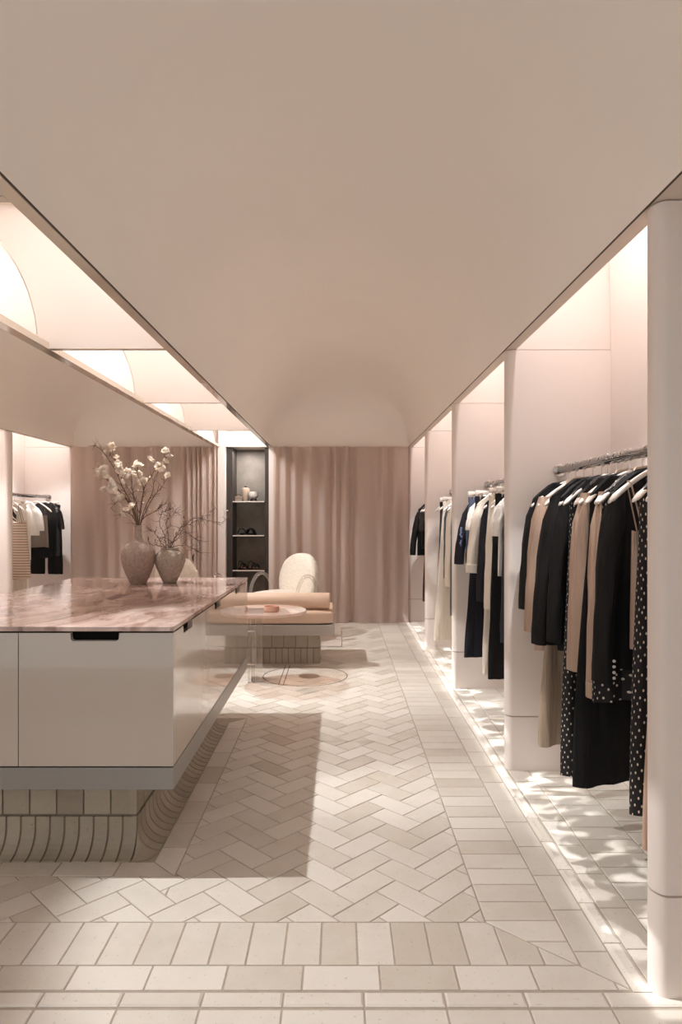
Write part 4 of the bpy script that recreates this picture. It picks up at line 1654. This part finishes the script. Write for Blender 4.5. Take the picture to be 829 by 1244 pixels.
# left bay (seen past the island)
LY = math.radians(-10)
trousers('trousers', 'black cropped trousers at the end of the left rail', 'trousers', LX + 0.075, 8.5, LY, M['cfabric'], 0.63, 0.185, 0.10, 0.125, crotch=0.32)
top_garment('shirt', 'shiny black short-sleeved shirt on the left rail', 'shirt', LX + 0.12, 8.36, LY, M['csatin'], 0.86, sl=1.18, w0=0.19, out=0.05)
skirt('skirt', 'short black skirt below the grey top on the left rail', 'skirt', LX + 0.07, 8.22, LY, M['cfabric'], 0.85, 0.17, 0.19, top=1.3, hang=False)
strap_garment('camisole', 'grey olive camisole on the left rail', 'top', LX + 0.115, 8.12, LY, M['olive'], 1.33, 0.98, 0.15, 0.17)
top_garment('tee', 'white tee with puffed sleeves beside the grey olive camisole', 'tee', LX + 0.04, 7.95, LY, M['white'], 1.13, sl=1.17, w0=0.2, out=0.055)
top_garment('blouse', 'long white blouse behind the striped sundress', 'blouse', LX + 0.02, 7.78, LY, M['white'], 0.86, sl=1.14, w0=0.195, out=0.03)
trousers('trousers', 'white trousers whose legs show under the striped sundress', 'trousers', LX + 0.05, 7.66, LY, M['cream'], 0.45, 0.17, 0.09, 0.11)
top_garment('blouse', 'black and white swirl print top above the striped sundress', 'blouse', LX - 0.02, 7.55, LY, M['zebra'], 1.12, w0=0.19, w1=0.18)
strap_garment('sundress', 'beige sundress with thin dark stripes on the left rail', 'dress', LX + 0.11, 7.45, LY, M['stripes'], 1.27, 0.665, 0.215, 0.27, ms=M['cfabric'])

# ------------------------------------------------------------------ lights
def kelvin_rgb(c):
    return lin(c)[:3]


WARM = (1.0, 1.0, 0.99)
PINK = (1.0, 0.98, 0.975)


def spot(name, loc, target, power, angle, blend, radius, col=WARM):
    l = bpy.data.lights.new(name, 'SPOT')
    l.energy = power
    l.spot_size = angle
    l.spot_blend = blend
    l.shadow_soft_size = radius
    l.color = col
    o = bpy.data.objects.new(name, l)
    COL.objects.link(o)
    o.location = loc
    o.rotation_euler = (Vector(target) - Vector(loc)).to_track_quat('-Z', 'Y').to_euler()
    return o


def area_light(name, loc, target, sx_, sy_, power, col=PINK):
    l = bpy.data.lights.new(name, 'AREA')
    l.shape = 'RECTANGLE'
    l.size = sx_
    l.size_y = sy_
    l.energy = power
    l.color = col
    o = bpy.data.objects.new(name, l)
    COL.objects.link(o)
    o.location = loc
    o.rotation_euler = (Vector(target) - Vector(loc)).to_track_quat('-Z', 'Y').to_euler()
    return o




def dapple_noise(o, scale, a, b, low, x0=None, x1=None, y0=None, y1=None):
    """a foliage cut-out slide in the lamp: throws a leafy pattern on the floor it is aimed at"""
    o.data.use_nodes = True
    nt = o.data.node_tree
    em = nt.nodes['Emission']

    def n(t, op=None, **kw):
        nd = nt.nodes.new(t)
        if op:
            nd.operation = op
        return nd

    def m(op, u, v):
        nd = n('ShaderNodeMath', op)
        for i_, q in enumerate((u, v)):
            if isinstance(q, bpy.types.NodeSocket):
                nt.links.new(q, nd.inputs[i_])
            else:
                nd.inputs[i_].default_value = q
        return nd.outputs[0]
    geo = n('ShaderNodeNewGeometry')
    sp = n('ShaderNodeSeparateXYZ')
    nt.links.new(geo.outputs['Incoming'], sp.inputs[0])
    t = m('DIVIDE', -o.location.z, sp.outputs[2])
    fx = m('ADD', m('MULTIPLY', sp.outputs[0], t), o.location.x)
    fy = m('ADD', m('MULTIPLY', sp.outputs[1], t), o.location.y)
    cb = n('ShaderNodeCombineXYZ')
    nt.links.new(m('MULTIPLY', fx, 0.6), cb.inputs[0])
    nt.links.new(fy, cb.inputs[1])
    nz = n('ShaderNodeTexNoise')
    nz.inputs['Scale'].default_value = scale
    nz.inputs['Detail'].default_value = 1.5
    nz.inputs['Distortion'].default_value = 1.2
    nt.links.new(cb.outputs[0], nz.inputs['Vector'])
    rp = n('ShaderNodeMapRange')
    nt.links.new(nz.outputs['Fac'], rp.inputs['Value'])
    rp.inputs['From Min'].default_value = a
    rp.inputs['From Max'].default_value = b
    rp.inputs['To Min'].default_value = low
    out = rp.outputs[0]
    if x0 is not None:
        out = m('MULTIPLY', out, m('MULTIPLY', m('GREATER_THAN', fx, x0), m('LESS_THAN', fx, x1)))
        out = m('MULTIPLY', out, m('MULTIPLY', m('GREATER_THAN', fy, y0), m('LESS_THAN', fy, y1)))
    nt.links.new(out, em.inputs['Strength'])


SPOT_P = 235
spot('slot_lamp', (-1.655, 2.51, 2.9), (0.42, 2.35, 0.0), SPOT_P, math.radians(48), 0.45, 0.015)
spot('slot_lamp', (-1.655, 4.36, 2.9), (0.36, 4.55, 0.0), SPOT_P, math.radians(56), 0.5, 0.015)
spot('slot_lamp', (-1.655, 6.10, 2.9), (0.0, 6.4, 0.0), SPOT_P, math.radians(66), 0.5, 0.015)
spot('slot_lamp', (-1.655, 7.6, 2.9), (0.0, 8.65, 1.3), 110, math.radians(85), 1.0, 0.22)  # added to lighten the right curtain and the far end
spot('slot_lamp', (-0.75, 7.5, 2.95), (-2.5, 8.65, 1.2), 110, math.radians(85), 1.0, 0.22)  # added above the vault to lighten the left curtains
# wash lamps lighting the back of each coffer and the outside of the left vault
for yy, pw in ((2.75, 15), (4.5, 15), (6.2, 12), (7.9, 8)):
    area_light('coffer_lamp', (-0.72, yy, 3.2), (-1.9, yy, 2.5), 0.9, 0.12, pw)
# lamps hidden behind the fascia of every clothes bay
for i in range(4):
    yc = (BAYS[i] + 0.09 + BAYS[i + 1]) / 2
    area_light('bay_lamp', (0.985, yc, 2.95), (1.2, yc, 1.2), 1.4, 0.05, 8)
    dapple_noise(spot('bay_spot', (0.975, yc - 0.1, 3.0), (0.99, yc - 0.1, 0.0), 160, math.radians(60), 0.3, 0.012, PINK), 5.0, 0.42, 0.5, 0.3)
    dapple_noise(spot('added_dapple_lamp', (-1.60, yc - 0.1, 2.95), (1.05, yc - 0.1, 0.0), 620, math.radians(36), 0.4, 0.012, PINK), 6.5, 0.53, 0.57, 0.0, 0.86, 1.36, BAYS[i] - 0.3, BAYS[i + 1] - 0.02)  # added lamp over the slot, dappling the bay floor with noise
for i in range(4):
    yc = (BAYS[i] + 0.09 + BAYS[i + 1]) / 2
    area_light('bay_lamp', (-3.52, yc, 2.95), (-3.8, yc, 1.2), 1.4, 0.05, 11)
    spot('bay_spot', (-3.50, yc, 3.0), (-3.44, yc, 0.0), 160, math.radians(70), 0.4, 0.02, PINK)  # added to brighten the left floor and vault
# downlight in the top of the display niche
area_light('niche_lamp', (-1.18, 8.87, 2.2), (-1.18, 9.0, 0.0), 0.3, 0.15, 5)

# ambient fill entering through the end left open behind the camera
w = bpy.data.worlds.new('ambient_fill')
w.use_nodes = True
w.node_tree.nodes['Background'].inputs[0].default_value = (1.0, 1.0, 0.995, 1)
w.node_tree.nodes['Background'].inputs[1].default_value = 0.78
S.world = w

S.view_settings.view_transform = 'Standard'
S.view_settings.look = 'None'
S.view_settings.exposure = 0.12
S.view_settings.gamma = 1.0
S.view_settings.use_curve_mapping = False
S.cycles.max_bounces = 12
S.cycles.diffuse_bounces = 10
S.cycles.glossy_bounces = 5
S.cycles.transparent_max_bounces = 24
S.cycles.sample_clamp_indirect = 6.0
S.cycles.caustics_reflective = False
S.cycles.caustics_refractive = False
